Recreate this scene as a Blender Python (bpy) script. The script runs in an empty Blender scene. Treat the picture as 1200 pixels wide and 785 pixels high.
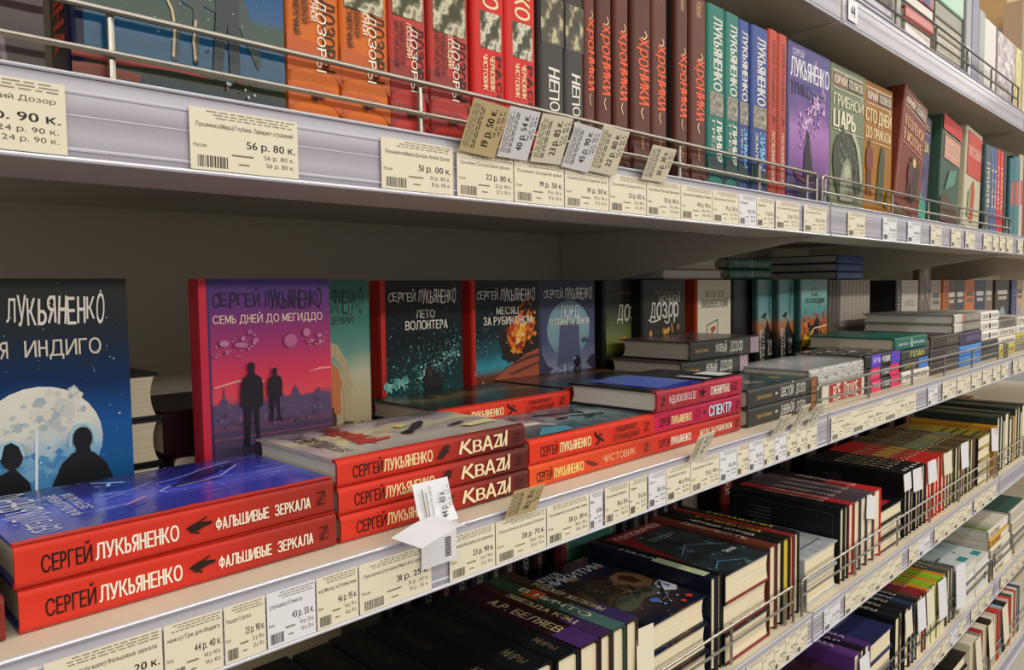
import bpy, math, random
from math import sin, cos, pi, radians
from mathutils import Vector, Matrix
random.seed(7)
SC = bpy.context.scene
COL = SC.collection
EYE = 1.45                                   # eye height above the floor

# ------------------------------------------------------------------ camera, light, exposure
cam = bpy.data.cameras.new('camera'); camo = bpy.data.objects.new('camera', cam); COL.objects.link(camo)
_y, _p, _r, _f = 0.78206436, 0.06064954, 0.01301212, 882.65
fw = Vector((sin(_y)*cos(_p), cos(_y)*cos(_p), -sin(_p)))
r0 = Vector((cos(_y), -sin(_y), 0)); d0 = fw.cross(r0)
r2 = cos(_r)*r0 + sin(_r)*d0; d2 = -sin(_r)*r0 + cos(_r)*d0
m3 = Matrix((r2, -d2, -fw)).transposed()
camo.matrix_world = Matrix.Translation((0, 0, EYE)) @ m3.to_4x4()
cam.sensor_width = 36; cam.lens = _f/1200*36; cam.clip_start = .02
SC.camera = camo
SC.view_settings.view_transform = 'Standard'; SC.view_settings.look = 'None'
SC.view_settings.gamma = 1; SC.view_settings.use_curve_mapping = False
SC.view_settings.exposure = -0.08
wd = bpy.data.worlds.new('world'); SC.world = wd; wd.use_nodes = True
wb = wd.node_tree.nodes['Background']; wb.inputs[1].default_value = 1.0
_tc0 = wd.node_tree.nodes.new('ShaderNodeTexCoord'); _sx = wd.node_tree.nodes.new('ShaderNodeSeparateXYZ'); _rp = wd.node_tree.nodes.new('ShaderNodeValToRGB'); _mp = wd.node_tree.nodes.new('ShaderNodeMapRange')
wd.node_tree.links.new(_tc0.outputs['Generated'], _sx.inputs[0]); wd.node_tree.links.new(_sx.outputs[2], _mp.inputs[0]); _mp.inputs[1].default_value = -1; _mp.inputs[2].default_value = 1
wd.node_tree.links.new(_mp.outputs[0], _rp.inputs[0]); wd.node_tree.links.new(_rp.outputs[0], wb.inputs[0])
for _i, (_q, _v) in enumerate(((.40, .19), (.62, .76))):
    _rp.color_ramp.elements[_i].position = _q; _rp.color_ramp.elements[_i].color = (_v, _v*.94, _v*.85, 1)

def strip_light(name, loc, energy, w, l=14, tilt=0, colr=(1, .94, .85)):
    li = bpy.data.lights.new(name, 'AREA'); li.shape = 'RECTANGLE'; li.size = l; li.size_y = w
    li.energy = energy; li.color = colr
    o = bpy.data.objects.new(name, li); o.location = loc; o.rotation_euler = (radians(tilt), 0, 0); COL.objects.link(o)
strip_light('ceiling_strip_near', (3.2, -1.09, 3.60), 95, .12, tilt=20)
strip_light('ceiling_strip_far', (3.2, -5.5, 3.60), 290, .20, tilt=50)

# ------------------------------------------------------------------ materials
def lin(h):
    h = h.lstrip('#')
    o = []
    for i in (0, 2, 4):
        c = int(h[i:i+2], 16)/255
        o.append(c/12.92 if c <= .04045 else ((c+.055)/1.055)**2.4)
    return (*o, 1)
MATS = {}
def bsdf(name):
    m = bpy.data.materials.new(name); m.use_nodes = True
    return m, m.node_tree, m.node_tree.nodes['Principled BSDF']
def flat(h, rough=.42, metal=0, spec=.28):
    k = ('f', h, rough, metal, spec)
    if k not in MATS:
        m, nt, b = bsdf('ink_'+h.strip('#'))
        b.inputs['Base Color'].default_value = lin(h); b.inputs['Roughness'].default_value = rough
        b.inputs['Metallic'].default_value = metal; b.inputs['Specular IOR Level'].default_value = spec
        n = nt.nodes.new('ShaderNodeTexNoise'); n.inputs['Scale'].default_value = 60
        bp = nt.nodes.new('ShaderNodeBump'); bp.inputs['Strength'].default_value = .02; bp.inputs['Distance'].default_value = .001
        nt.links.new(n.outputs['Fac'], bp.inputs['Height']); nt.links.new(bp.outputs[0], b.inputs['Normal'])
        MATS[k] = m
    return MATS[k]
def art(stops, axis='v', warp=.10, scale=3.0, spots=None, rough=.27, stretch=(1, 1), seed=0, spec=.2):
    """printed picture: colour ramp over the cover with noise in it; spots = (hex, low, high, scale)"""
    k = ('a', tuple(stops), axis, warp, scale, spots, rough, stretch, seed)
    if k in MATS: return MATS[k]
    m, nt, b = bsdf('printed_art'); N = nt.nodes.new; L = nt.links.new
    uv = N('ShaderNodeUVMap'); sp = N('ShaderNodeSeparateXYZ'); L(uv.outputs[0], sp.inputs[0])
    mp = N('ShaderNodeMapping'); mp.inputs['Scale'].default_value = (stretch[0], stretch[1], 1); mp.inputs['Location'].default_value = (seed*1.7, seed*.9, seed)
    L(uv.outputs[0], mp.inputs[0])
    nz = N('ShaderNodeTexNoise'); nz.inputs['Scale'].default_value = scale; nz.inputs['Detail'].default_value = 5
    L(mp.outputs[0], nz.inputs['Vector'])
    ma = N('ShaderNodeMath'); ma.operation = 'MULTIPLY_ADD'; L(nz.outputs['Fac'], ma.inputs[0])
    ma.inputs[1].default_value = warp*2
    if axis == 'n':
        ma.inputs[1].default_value = 1.6; ma.inputs[2].default_value = -.3
    else:
        sb = N('ShaderNodeMath'); sb.operation = 'SUBTRACT'; L(sp.outputs[1 if axis == 'v' else 0], sb.inputs[0]); sb.inputs[1].default_value = warp
        L(sb.outputs[0], ma.inputs[2])
    cr = N('ShaderNodeValToRGB'); L(ma.outputs[0], cr.inputs[0])
    e = cr.color_ramp.elements
    while len(e) < len(stops): e.new(.5)
    for i, (p, h) in enumerate(stops): e[i].position = p; e[i].color = lin(h)
    out = cr.outputs[0]
    if spots:
        n2 = N('ShaderNodeTexNoise'); n2.inputs['Scale'].default_value = spots[3]; n2.inputs['Detail'].default_value = 4
        L(mp.outputs[0], n2.inputs['Vector'])
        mr = N('ShaderNodeMapRange'); L(n2.outputs['Fac'], mr.inputs[0]); mr.inputs[1].default_value = spots[1]; mr.inputs[2].default_value = spots[2]
        mx = N('ShaderNodeMix'); mx.data_type = 'RGBA'; L(mr.outputs[0], mx.inputs[0]); L(out, mx.inputs[6]); mx.inputs[7].default_value = lin(spots[0])
        out = mx.outputs[2]
    L(out, b.inputs['Base Color']); b.inputs['Roughness'].default_value = rough; b.inputs['Specular IOR Level'].default_value = spec
    MATS[k] = m
    return m
def pages(h='#d9d0bf'):
    k = ('p', h)
    if k in MATS: return MATS[k]
    m, nt, b = bsdf('page_edges'); N = nt.nodes.new; L = nt.links.new
    tc = N('ShaderNodeTexCoord'); mp = N('ShaderNodeMapping'); mp.inputs['Scale'].default_value = (900, 4, 4); L(tc.outputs['Object'], mp.inputs[0])
    nz = N('ShaderNodeTexNoise'); nz.inputs['Scale'].default_value = 1; nz.inputs['Detail'].default_value = 3; L(mp.outputs[0], nz.inputs['Vector'])
    cr = N('ShaderNodeValToRGB'); c = lin(h); cr.color_ramp.elements[0].position = .3; cr.color_ramp.elements[1].position = .75
    cr.color_ramp.elements[0].color = (c[0]*.80, c[1]*.78, c[2]*.74, 1); cr.color_ramp.elements[1].color = c
    L(nz.outputs['Fac'], cr.inputs[0]); L(cr.outputs[0], b.inputs['Base Color']); b.inputs['Roughness'].default_value = .8
    MATS[k] = m
    return m
M_METAL = flat('#d0cabe', .45)               # powder coated shelving
M_BACK = flat('#dad2c2', .6)
M_DECK = flat('#d6ccb6', .5)
M_RAIL = art((( 0, '#8f8b99'), (.3, '#b5b0bd'), (.55, '#98929f'), (.8, '#c4c1cc'), (1, '#a29fae')), 'v', .05, 2.0, None, .16, (3, 1), 0, .6)
M_LIP = flat('#c9cbd8', .15, 0, .7)
M_WIRE = flat('#a8a49c', .3, .85)
M_PAPER = flat('#e4dcc6', .5)
M_WHITEP = flat('#e2e2e8', .5)
M_KRAFT = flat('#cbb68a', .55)
PG = pages(); PGW = pages('#e2dfd8'); PGC = pages('#f2e6c8'); PGG = pages('#cfc6b4')

# ------------------------------------------------------------------ mesh builder
class MB:
    def __init__(s): s.v = []; s.f = []; s.m = []; s.uv = []; s.mats = []; s.key = {}
    def mi(s, m):
        if m.name not in s.key: s.key[m.name] = len(s.mats); s.mats.append(m)
        return s.key[m.name]
    def face(s, pts, mat, uv=None):
        n = len(s.v); s.v += [tuple(p) for p in pts]; s.f.append(tuple(range(n, n+len(pts)))); s.m.append(s.mi(mat)); s.uv.append(uv)
    def faces(s, vs, fs, mat):
        n = len(s.v); s.v += [tuple(p) for p in vs]; k = s.mi(mat)
        for f in fs: s.f.append(tuple(i+n for i in f)); s.m.append(k); s.uv.append(None)
    def box(s, x0, x1, y0, y1, z0, z1, mat):
        v = [(x, y, z) for x in (x0, x1) for y in (y0, y1) for z in (z0, z1)]
        s.faces(v, [(0, 1, 3, 2), (4, 6, 7, 5), (0, 4, 5, 1), (2, 3, 7, 6), (0, 2, 6, 4), (1, 5, 7, 3)], mat)
    def prism(s, poly, d0, d1, mat, ax='z', uvf=None, caps=True):
        """extrude a counter-clockwise polygon along an axis"""
        def P(p, d): return (p[0], p[1], d) if ax == 'z' else ((d, p[0], p[1]) if ax == 'x' else (p[1], d, p[0]))
        n = len(poly)
        for i in range(n):
            a, b = poly[i], poly[(i+1) % n]
            q = [P(a, d0), P(b, d0), P(b, d1), P(a, d1)]
            s.face(q, mat, [uvf(p) for p in q] if uvf else None)
        if caps:
            s.face([P(p, d1) for p in poly], mat); s.face([P(p, d0) for p in reversed(poly)], mat)
    def tube(s, pts, r, mat, seg=8):
        pts = [Vector(p) for p in pts]; rings = []
        for i, p in enumerate(pts):
            t = (pts[min(i+1, len(pts)-1)]-pts[max(i-1, 0)]).normalized()
            a = t.orthogonal().normalized(); b = t.cross(a)
            if i and rings:
                pa = rings[-1][1]; a = (pa-t*pa.dot(t)).normalized(); b = t.cross(a)
            rings.append(([p+(a*cos(2*pi*k/seg)+b*sin(2*pi*k/seg))*r for k in range(seg)], a))
        vs = [q for rg in rings for q in rg[0]]; fs = []
        for i in range(len(rings)-1):
            for k in range(seg):
                fs.append((i*seg+k, i*seg+(k+1) % seg, (i+1)*seg+(k+1) % seg, (i+1)*seg+k))
        fs.append(tuple(reversed(range(seg)))); fs.append(tuple((len(rings)-1)*seg+k for k in range(seg)))
        s.faces(vs, fs, mat)
    def mesh(s, name):
        me = bpy.data.meshes.new(name); me.from_pydata(s.v, [], s.f)
        for m in s.mats: me.materials.append(m)
        me.polygons.foreach_set('material_index', s.m)
        if any(s.uv):
            lay = me.uv_layers.new(name='UVMap')
            for p, u in zip(me.polygons, s.uv):
                if u:
                    for li, c in zip(p.loop_indices, u): lay.data[li].uv = c
        me.update()
        return me
    def build(s, name, parent=None):
        o = bpy.data.objects.new(name, s.mesh(name)); COL.objects.link(o)
        if parent: o.parent = parent
        return o
def tag(o, label, cat, group=None, kind=None):
    if label: o['label'] = label
    if cat: o['category'] = cat
    if group: o['group'] = group
    if kind: o['kind'] = kind
    return o
def empty(name, mat, label, cat, group=None):
    o = bpy.data.objects.new(name, None); COL.objects.link(o); o.matrix_world = mat; o.empty_display_size = .02
    return tag(o, label, cat, group)

# ------------------------------------------------------------------ lettering
_fc = bpy.data.curves.new('lettering', 'FONT'); _fc.resolution_u = 3
_fo = bpy.data.objects.new('lettering', _fc); COL.objects.link(_fo)
_tc = {}
CAP = .729
def _ring(cx, cy, rx, ry, t, a0, a1, n=14):
    v = []; f = []
    for k in range(n+1):
        a = a0+(a1-a0)*k/n; v += [(cx+rx*cos(a), cy+ry*sin(a)), (cx+(rx-t)*cos(a), cy+(ry-t)*sin(a))]
        if k: f.append((2*k-2, 2*k, 2*k+1, 2*k-1))
    return v, f
def _bar(x0, y0, x1, y1, t):
    dx, dy = x1-x0, y1-y0; l = math.hypot(dx, dy); nx, ny = -dy/l*t/2, dx/l*t/2
    return [(x0-nx, y0-ny), (x1-nx, y1-ny), (x1+nx, y1+ny), (x0+nx, y0+ny)], [(0, 1, 2, 3)]
def _own(ch):
    """letters drawn from bars and rings: (pieces, width) for a cap height of 1"""
    t = .125; h = 1.0; g = t/2
    bowl = lambda x: [_ring(x, .29, .30, .29, t, -pi/2, pi/2), _bar(x-.20, .58-g, x, .58-g, t), _bar(x-.20, g, x, g, t)]
    if ch == 'Ь': return [_bar(g, 0, g, h, t)]+bowl(.28), .58
    if ch == 'Ы': return [_bar(g, 0, g, h, t)]+bowl(.26)+[_bar(.74, 0, .74, h, t)], .80
    if ch == 'Ъ': return [_bar(0, h-g, .30, h-g, t), _bar(.24, 0, .24, h, t)]+bowl(.46), .76
    if ch == 'Ч': return [_bar(.56, 0, .56, h, t), _ring(.30, .66, .30, .28, t, pi, pi*1.5), _bar(.30, .38+g, .5, .38+g, t), _bar(g, .66, g, h, t)], .62
    if ch == 'Ж': return [_bar(.48, 0, .48, h, t), _bar(.06, h, .44, .52, t), _bar(.44, .50, .04, 0, t), _bar(.90, h, .52, .52, t), _bar(.52, .50, .92, 0, t)], .96
    if ch == 'Ф': return [_ring(.42, .5, .42, .37, t, 0, 2*pi, 22), _bar(.42, -.03, .42, 1.03, t)], .84
    if ch == 'Э': return [_ring(.28, .5, .38, .5, t, -pi*.78, pi*.78, 18), _bar(.20, .5, .55, .5, t)], .66
    if ch == 'Ю': return [_bar(g, 0, g, h, t), _bar(t, .5, .34, .5, t), _ring(.64, .5, .34, .5, t, 0, 2*pi, 22)], .98
    if ch == 'Я': return [_bar(.54, 0, .54, h, t), _ring(.30, .71, .30, .29, t, pi/2, pi*1.5), _bar(.30, 1-g, .5, 1-g, t), _bar(.30, .42+g, .5, .42+g, t), _bar(.34, .46, .06, 0, t)], .61
    if ch == 'Н': return [_bar(g, 0, g, h, t), _bar(.56, 0, .56, h, t), _bar(t, .52, .50, .52, t)], .62
    if ch == 'А': return [_bar(.06, 0, .34, h, t), _bar(.62, 0, .34, h, t), _bar(.16, .30, .52, .30, t)], .68
    if ch == 'Р': return [_bar(g, 0, g, h, t), _ring(.26, .70, .30, .30, t, -pi/2, pi/2), _bar(t, 1-g, .27, 1-g, t), _bar(t, .40+g, .27, .40+g, t)], .58
    if ch == 'Х': return [_bar(.06, 0, .58, h, t), _bar(.58, 0, .06, h, t)], .64
    if ch == 'М': return [_bar(g, 0, g, h, t), _bar(.74, 0, .74, h, t), _bar(.08, h-.03, .40, .12, t), _bar(.72, h-.03, .40, .12, t)], .80
_gl = {}
def glyph(ch):
    """one letter: vertices (x, y, layer) for a cap height of 1, faces, advance"""
    if ch not in _gl:
        low = ch in 'нчъыьэюяж' ; o = _own(ch.upper()) if (ch in 'ЬЫЪЧЖФЭЮЯНАМРХ' or low) else None
        if ch == 'ф': o = _own('Ф'); low = True
        if o:
            k = .75 if low else 1.0; v = []; f = []
            for q, (pv, pf) in enumerate(o[0]):
                n = len(v); v += [(x*k, y*k, .09*q) for x, y in pv]; f += [tuple(i+n for i in t) for t in pf]
            _gl[ch] = (v, f, o[1]*k+.13)
        else:
            _fc.body = ch; bpy.context.view_layer.update()
            ev = _fo.evaluated_get(bpy.context.evaluated_depsgraph_get()); me = ev.to_mesh()
            v = [(q.co.x/CAP, q.co.y/CAP) for q in me.vertices]; f = [tuple(p.vertices) for p in me.polygons]; ev.to_mesh_clear()
            x0 = min([p[0] for p in v] or [0]); x1 = max([p[0] for p in v] or [.3])
            _gl[ch] = ([(x-x0, y, 0) for x, y in v], f, x1-x0+(.13 if v else .08))
    return _gl[ch]
def glyphs(s):
    if s not in _tc:
        v = []; f = []; x = 0
        for ch in s:
            gv, gf, w = glyph(ch); n = len(v)
            v += [(a+x, b, c) for a, b, c in gv]; f += [tuple(i+n for i in t) for t in gf]; x += w
        x = max(x-.13, .05); low = not any(c.isupper() or c.isdigit() for c in s)
        _tc[s] = ([(a/x, b/(.75 if low else 1), c) for a, b, c in v], f, x)
    return _tc[s]
def strokes(s, bold):
    """a word as (shift, extra layer) copies: heavier letters are the word printed several times side by side"""
    v, f, w = glyphs(s); d = bold*1.1/max(w, .2)
    return v, f, ([(0, 0)] if bold < .004 else [(-d, 0), (d, .25)] if bold < .016 else [(-d, 0), (0, .25), (d, .5)])
def it_asp(fn):
    o, a, b = Vector(fn(0, 0, 0)), Vector(fn(1, 0, 0)), Vector(fn(0, 1, 0)); return (b-o).length/max((a-o).length, 1e-6)
def deco(mb, items, fn):
    """items: ('t', text, a0,a1,b0,b1, colour, [bold, jitter]) ('R', a0,a1,b0,b1, c) ('P', pts, c) ('E', ca,cb,ra,rb, c) ('L', pts, width, c); fn(a,b,layer) -> point"""
    for i, it in enumerate(items):
        k = it[0]; ly = i
        if k == 't':
            _, s, a0, a1, b0, b1, c = it[:7]; bold = it[7] if len(it) > 7 else .012; jit = it[8] if len(it) > 8 else 0
            mat = flat(c, .4)
            if not jit:
                v, f, cp = strokes(s, bold)
                for sh, el in cp: mb.faces([fn(a0+(a1-a0)*(x+sh), b0+(b1-b0)*y, ly+el+q*.5) for x, y, q in v], f, mat)
            else:
                rr = random.Random(len(s)*7+ord(s[0])); n = len(s); w = (a1-a0)/n
                for j, ch in enumerate(s):
                    if ch == ' ': continue
                    v, f, cp = strokes(ch, bold); h = b1-b0
                    lo = b0+h*rr.uniform(-.25, .12)*jit; hi = b1+h*rr.uniform(-.10, .28)*jit; sk = rr.uniform(-.2, .3)*w*jit
                    wj = w*(.98 if ch in 'МЖШЮЫ' else .84)
                    for sh, el in cp: mb.faces([fn(a0+j*w+wj*(x+sh)+sk*y, lo+(hi-lo)*y, ly+el+q*.5) for x, y, q in v], f, mat)
        elif k == 'R':
            _, a0, a1, b0, b1, c = it
            m = flat(c) if isinstance(c, str) else c
            mb.face([fn(a0, b0, ly), fn(a1, b0, ly), fn(a1, b1, ly), fn(a0, b1, ly)], m, [(0, 0), (1, 0), (1, 1), (0, 1)])
        elif k == 'P':
            pts = it[1]; c = it[2]; m = flat(c) if isinstance(c, str) else c
            a0 = min(p[0] for p in pts); a1 = max(p[0] for p in pts); b0 = min(p[1] for p in pts); b1 = max(p[1] for p in pts)
            mb.face([fn(a, b, ly) for a, b in pts], m, [((a-a0)/(a1-a0), (b-b0)/(b1-b0)) for a, b in pts])
        elif k == 'E':
            _, ca, cb, ra, rb, c = it; m = flat(c) if isinstance(c, str) else c
            q = [(cos(2*pi*j/28), sin(2*pi*j/28)) for j in range(28)]
            mb.face([fn(ca+ra*x, cb+rb*y, ly) for x, y in q], m, [(.5+x/2, .5+y/2) for x, y in q])
        elif k == 'S':
            _, n, a0, b0, a1, b1, spread, size, cols, seed = it; rr = random.Random(seed); asp = it_asp(fn)
            for j in range(n):
                t = rr.random(); q = rr.gauss(0, spread); a = a0+(a1-a0)*t+q*(b1-b0); b = b0+(b1-b0)*t-q*(a1-a0)+rr.gauss(0, spread*.3)
                if not (.02 < a < .98 and .01 < b < .99): continue
                z_ = size*rr.uniform(.35, 1.2)*rr.choice((.6, .8, 1, 1.6)); an = rr.uniform(0, 3); m = flat(rr.choice(cols)); g = 5
                mb.face([fn(a+z_*cos(an+2*pi*i2/g)*rr.uniform(.5, 1.2), b+z_/asp*sin(an+2*pi*i2/g)*rr.uniform(.5, 1.2), ly+.9*j/n) for i2 in range(g)], m)
        elif k == 'L':
            pts, w, c = it[1], it[2], it[3]; m = flat(c); asp = it_asp(fn); w *= min(1, asp)
            for q, ((a, b), (a2, b2)) in enumerate(zip(pts, pts[1:])):
                dx, dy = a2-a, (b2-b)*asp; l = math.hypot(dx, dy) or 1; nx, ny = -dy/l*w/2, dx/l*w/2/asp; e = .8*q/len(pts)
                mb.face([fn(a-nx, b-ny, ly+e), fn(a2-nx, b2-ny, ly+e), fn(a2+nx, b2+ny, ly+e), fn(a+nx, b+ny, ly+e)], m)
def man(ca, cb, w, h, c):
    """a standing figure seen from behind as a printed outline"""
    p = [(-.42, .02), (-.18, 0), (-.14, .10), (-.02, .44), (.08, .44), (.16, .10), (.12, .02), (.42, 0), (.44, .04), (.28, .10), (.30, .46), (.38, .44), (.48, .50), (.50, .70), (.44, .80), (.18, .855), (.12, .88), (.17, .93), (.15, .98), (.02, 1), (-.12, .985), (-.15, .93), (-.10, .88), (-.14, .855), (-.40, .80), (-.50, .66), (-.48, .48), (-.38, .46), (-.32, .52), (-.34, .40), (-.36, .12)]
    return ('P', [(ca+x*w, cb+y*h) for x, y in p], c)

# ------------------------------------------------------------------ books
ORI = {'stand': ((1, 0, 0), (0, 1, 0), (0, 0, 1)), 'face': ((0, -1, 0), (1, 0, 0), (0, 0, 1)), 'flat': ((0, 0, 1), (0, 1, 0), (-1, 0, 0)),
       'back': ((0, 0, -1), (0, 1, 0), (1, 0, 0)), 'up': ((1, 0, 0), (0, 0, -1), (0, 1, 0)), 'end': ((0, 0, 1), (1, 0, 0), (0, 1, 0)), 'fore': ((0, 0, 1), (0, -1, 0), (1, 0, 0))}
EPS = .00016
_bm = {}
def book_meshes(sp):
    k = id(sp)
    if k in _bm: return _bm[k][0]
    T, W, H = sp['T'], sp['W'], sp['H']
    soft = sp.get('soft'); bt = .0009 if soft else min(.0024, T*.18); oh = 0.0003 if soft else .003
    tom = lambda c, d: flat(c, .33) if isinstance(c, str) else (c or d)
    cv = tom(sp.get('cov'), None) or flat('#333333'); bk = tom(sp.get('bak'), cv); sn = tom(sp.get('spn'), cv); pg = sp.get('pg', PG)
    out = []
    r = min(T*.22, .0045); hy = .004 if not soft else .0008
    # spine shell
    mb = MB(); n = 5
    outer = [(T, hy+.003)] + [(T-r+r*cos(-pi/2*j/n), r+r*sin(-pi/2*j/n)) for j in range(n+1)] + [(r-r*sin(pi/2*j/n), r-r*cos(pi/2*j/n)) for j in range(n+1)] + [(0, hy+.003)]
    outer = outer[::-1]
    inner = [(max(bt, min(T-bt, x)), max(y, bt)) for x, y in outer]
    poly = outer + inner[::-1]
    mb.prism(poly, 0, H, sn, 'z', lambda p: (1-p[2]/H, p[0]/T))
    if sp.get('sd'): deco(mb, sp['sd'], lambda a, b, l: (b*T, -EPS*(l+1), H*(1-a)))
    out.append(('spine', mb.mesh('spine')))
    for nm, xa, xb, mt, dc in (('front_cover', T-bt, T, cv, sp.get('fd')), ('back_cover', 0, bt, bk, sp.get('bd'))):
        mb = MB(); mb.prism([(xa, hy+.003), (xb, hy+.003), (xb, W), (xa, W)], 0, H, mt, 'z', (lambda p: (p[1]/W, p[2]/H)) if nm[0] == 'f' else (lambda p: (1-p[1]/W, p[2]/H)))
        if dc:
            if nm[0] == 'f': deco(mb, dc, lambda a, b, l: (T+EPS*(l+1), a*W, b*H))
            else: deco(mb, dc, lambda a, b, l: (-EPS*(l+1), W*(1-a), b*H))
        out.append((nm, mb.mesh(nm)))
    mb = MB(); x0, x1 = bt, T-bt; y1 = W-oh; d = min(.004, (x1-x0)*.16) if not soft else 0; y0 = max(bt, .003)
    fe = [(x0+(x1-x0)*t, y1-d*4*t*(1-t)) for t in [j/8 for j in range(9)]]
    sb = [(x1, y0+.004), (x1-(x1-x0)*.2, y0), (x0+(x1-x0)*.2, y0), (x0, y0+.004)]
    mb.prism((fe+sb)[::-1], oh, H-oh, pg, 'z')
    out.append(('page_block', mb.mesh('page_block')))
    _bm[k] = (out, sp)
    return out
def book(sp, label, x, y, z, ori='stand', rz=0, ry=0, group=None, name='book', rx=0):
    """x, y, z: lowest corner of the unturned book; rz turns it about the vertical at that corner, ry leans it sideways"""
    A = Matrix(ORI[ori]).transposed(); T, W, H = sp['T'], sp['W'], sp['H']
    cs = [A @ Vector((a, b, c)) for a in (0, T) for b in (0, W) for c in (0, H)]
    mn = Vector([min(c[i] for c in cs) for i in range(3)])
    if ry > 0: z += max(c[0] for c in [q-mn for q in cs])*sin(radians(ry))
    m = Matrix.Translation((x, y, z+EYE)) @ Matrix.Rotation(radians(rz), 4, 'Z') @ Matrix.Rotation(radians(ry), 4, 'Y') @ Matrix.Rotation(radians(rx), 4, 'X') @ Matrix.Translation(-mn) @ A.to_4x4()
    root = empty(name, m, label, 'book', group)
    for nm, me in book_meshes(sp):
        o = bpy.data.objects.new(nm, me); COL.objects.link(o); o.parent = root
    return root
def B(T, W=.130, H=.206, **k): return dict(T=T, W=W, H=H, **k)

# ------------------------------------------------------------------ the place: floor, shelving
SZ = {'U': .425, 'T': .119, 'M': -.194, 'N': -.509, 'O': -.788, 'P': -1.045}
SY = {'U': .452, 'T': .465, 'M': .465, 'N': .485, 'O': .490, 'P': .490}
SN = {'U': 'top shelf', 'T': 'upper shelf', 'M': 'middle shelf', 'N': 'third shelf down', 'O': 'fourth shelf down', 'P': 'lowest shelf'}
BAYS = [(-.08, 1.128), (1.134, 2.272), (2.278, 3.42), (3.426, 4.57)]
BN = ['near bay', 'second bay', 'third bay', 'far bay']
YB = .995
mb = MB(); mb.box(-3, 9, -5, 4, -.05, 0, art(((0, '#5d574f'), (1, '#736b60')), 'n', .1, 30, None, .35)); fl = mb.build('floor'); fl['kind'] = 'structure'
mb = MB(); mb.box(-3, 9, 3.2, 3.3, 0, 3.2, flat('#b59a76', .7)); o = mb.build('wall_back'); o['kind'] = 'structure'
for i, (xa, xb) in enumerate(BAYS):
    root = empty('shelving_bay', Matrix.Translation((xa, YB, 0)), 'grey metal back panel and uprights of the shelving, ' + BN[i], 'shelving', 'grey shelving bays')
    mb = MB(); mb.box(.001, xb-xa-.001, 0, .012, .10, 2.05, M_BACK); mb.build('back_panel', root)
    for px in (.001, xb-xa-.026):
        mb = MB(); mb.box(px, px+.025, .013, .05, 0, 2.08, M_METAL); mb.build('upright', root)
    mb = MB(); mb.box(.001, xb-xa-.001, -.45, -.004, 0, .10, M_METAL); o = mb.build('shelving_plinth'); o.location = (xa, YB, 0); tag(o, 'grey metal base plinth under the '+BN[i], 'plinth', 'shelving plinths')
    for s in SZ:
        z = EYE+SZ[s]; f = SY[s]; d = YB-f-.001; w = xb-xa
        rt = empty('metal_shelf', Matrix.Translation((xa, f, z)), 'grey metal %s of the %s with pale price rail' % (SN[s], BN[i]), 'shelf', 'grey metal shelves')
        mb = MB(); mb.box(0, w, .003, d, -.014, 0, M_METAL); mb.box(.002, w-.002, .004, .100, -.044, -.0145, M_METAL)
        mb.build('shelf_panel', rt)
        mb = MB(); mb.box(.001, w-.001, .004, d-.002, .0001, .0006, M_DECK); mb.build('shelf_liner', rt)
        # price rail: channel back, rounded lips at top and bottom
        mb = MB(); q = [(0, 0, -.046), (w, 0, -.046), (w, 0, .001), (0, 0, .001)]
        mb.box(.0, w, .0005, .003, -.046, .001, M_METAL)
        mb.face(q, M_RAIL, [(0, 0), (w*2, 0), (w*2, 1), (0, 1)]); [mb.tube([(.001, .0002, zz), (w-.001, .0002, zz)], rr, M_LIP, 6) for zz, rr in ((-.0085, .0011), (-.021, .0006), (-.0395, .0011))]; rl = mb.build('price_rail', rt)
        for zz, rr in ((-.0452, .0016), (.0012, .0012)):
            mb = MB(); mb.tube([(0, -.001, zz), (w, -.001, zz)], rr, M_LIP, 8); mb.build('rail_lip', rl)
        for px in (0, w-.003):
            mb = MB(); pl = [(.012, -.045), (d, -.126), (d, -.0145), (.101, -.0145), (.101, -.0445), (.012, -.0445)]
            mb.prism(pl, px, px+.003, M_METAL, 'x'); mb.build('bracket', rt)

def guard(s, x0, x1, zs, posts, label, ys=None, dark=False):
    z = EYE+SZ[s]+.0022; y = (SY[s] if ys is None else ys)-.004
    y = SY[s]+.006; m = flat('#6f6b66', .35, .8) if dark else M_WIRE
    rt = empty('wire_shelf_guard', Matrix.Translation((x0, y, z)), label, 'wire guard', 'wire guards along the shelf edges')
    w = x1-x0; hi = max(zs); c = .006
    mb = MB(); mb.tube([(0, 0, 0), (0, 0, hi-c), (c*.3, 0, hi-c*.3), (c, 0, hi), (w-c, 0, hi), (w-c*.3, 0, hi-c*.3), (w, 0, hi-c), (w, 0, 0)], .0021, m); mb.build('top_wire', rt)
    mb = MB(); mb.tube([(.001, 0, min(zs)), (w-.001, 0, min(zs))], .0019, m); mb.build('lower_wire', rt)
    for p in posts:
        mb = MB(); mb.tube([(p-x0, .0044, 0), (p-x0, .0044, hi)], .0022, m); mb.build('post', rt)
guard('T', -.05, 1.096, (.040, .016), (.15, .374, .56, .742, .93, 1.074), 'wire guard in front of the orange and brown books, upper shelf')
guard('T', 1.115, 2.252, (.040, .016), (1.135, 1.42, 1.62, 1.83, 2.04, 2.235), 'wire guard before the tilted novels, upper shelf second bay')
guard('M', 1.108, 2.226, (.042, .020), (1.13, 1.324, 1.544, 1.744, 1.952, 2.186), 'wire guard before flat stacks, middle shelf second bay')
guard('M', 2.25, 3.40, (.042, .020), (2.28, 2.6, 2.9, 3.2), 'wire guard at the far end of the middle shelf')
guard('N', -.05, 1.078, (.056, .032), (.25, .5, .70, .90, 1.06), 'wire guard before dark upright rows, third shelf near bay')
guard('N', 1.107, 2.25, (.056, .032), (1.13, 1.33, 1.54, 1.74, 1.95, 2.2), 'wire guard before red and black rows, third shelf second bay')
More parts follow.
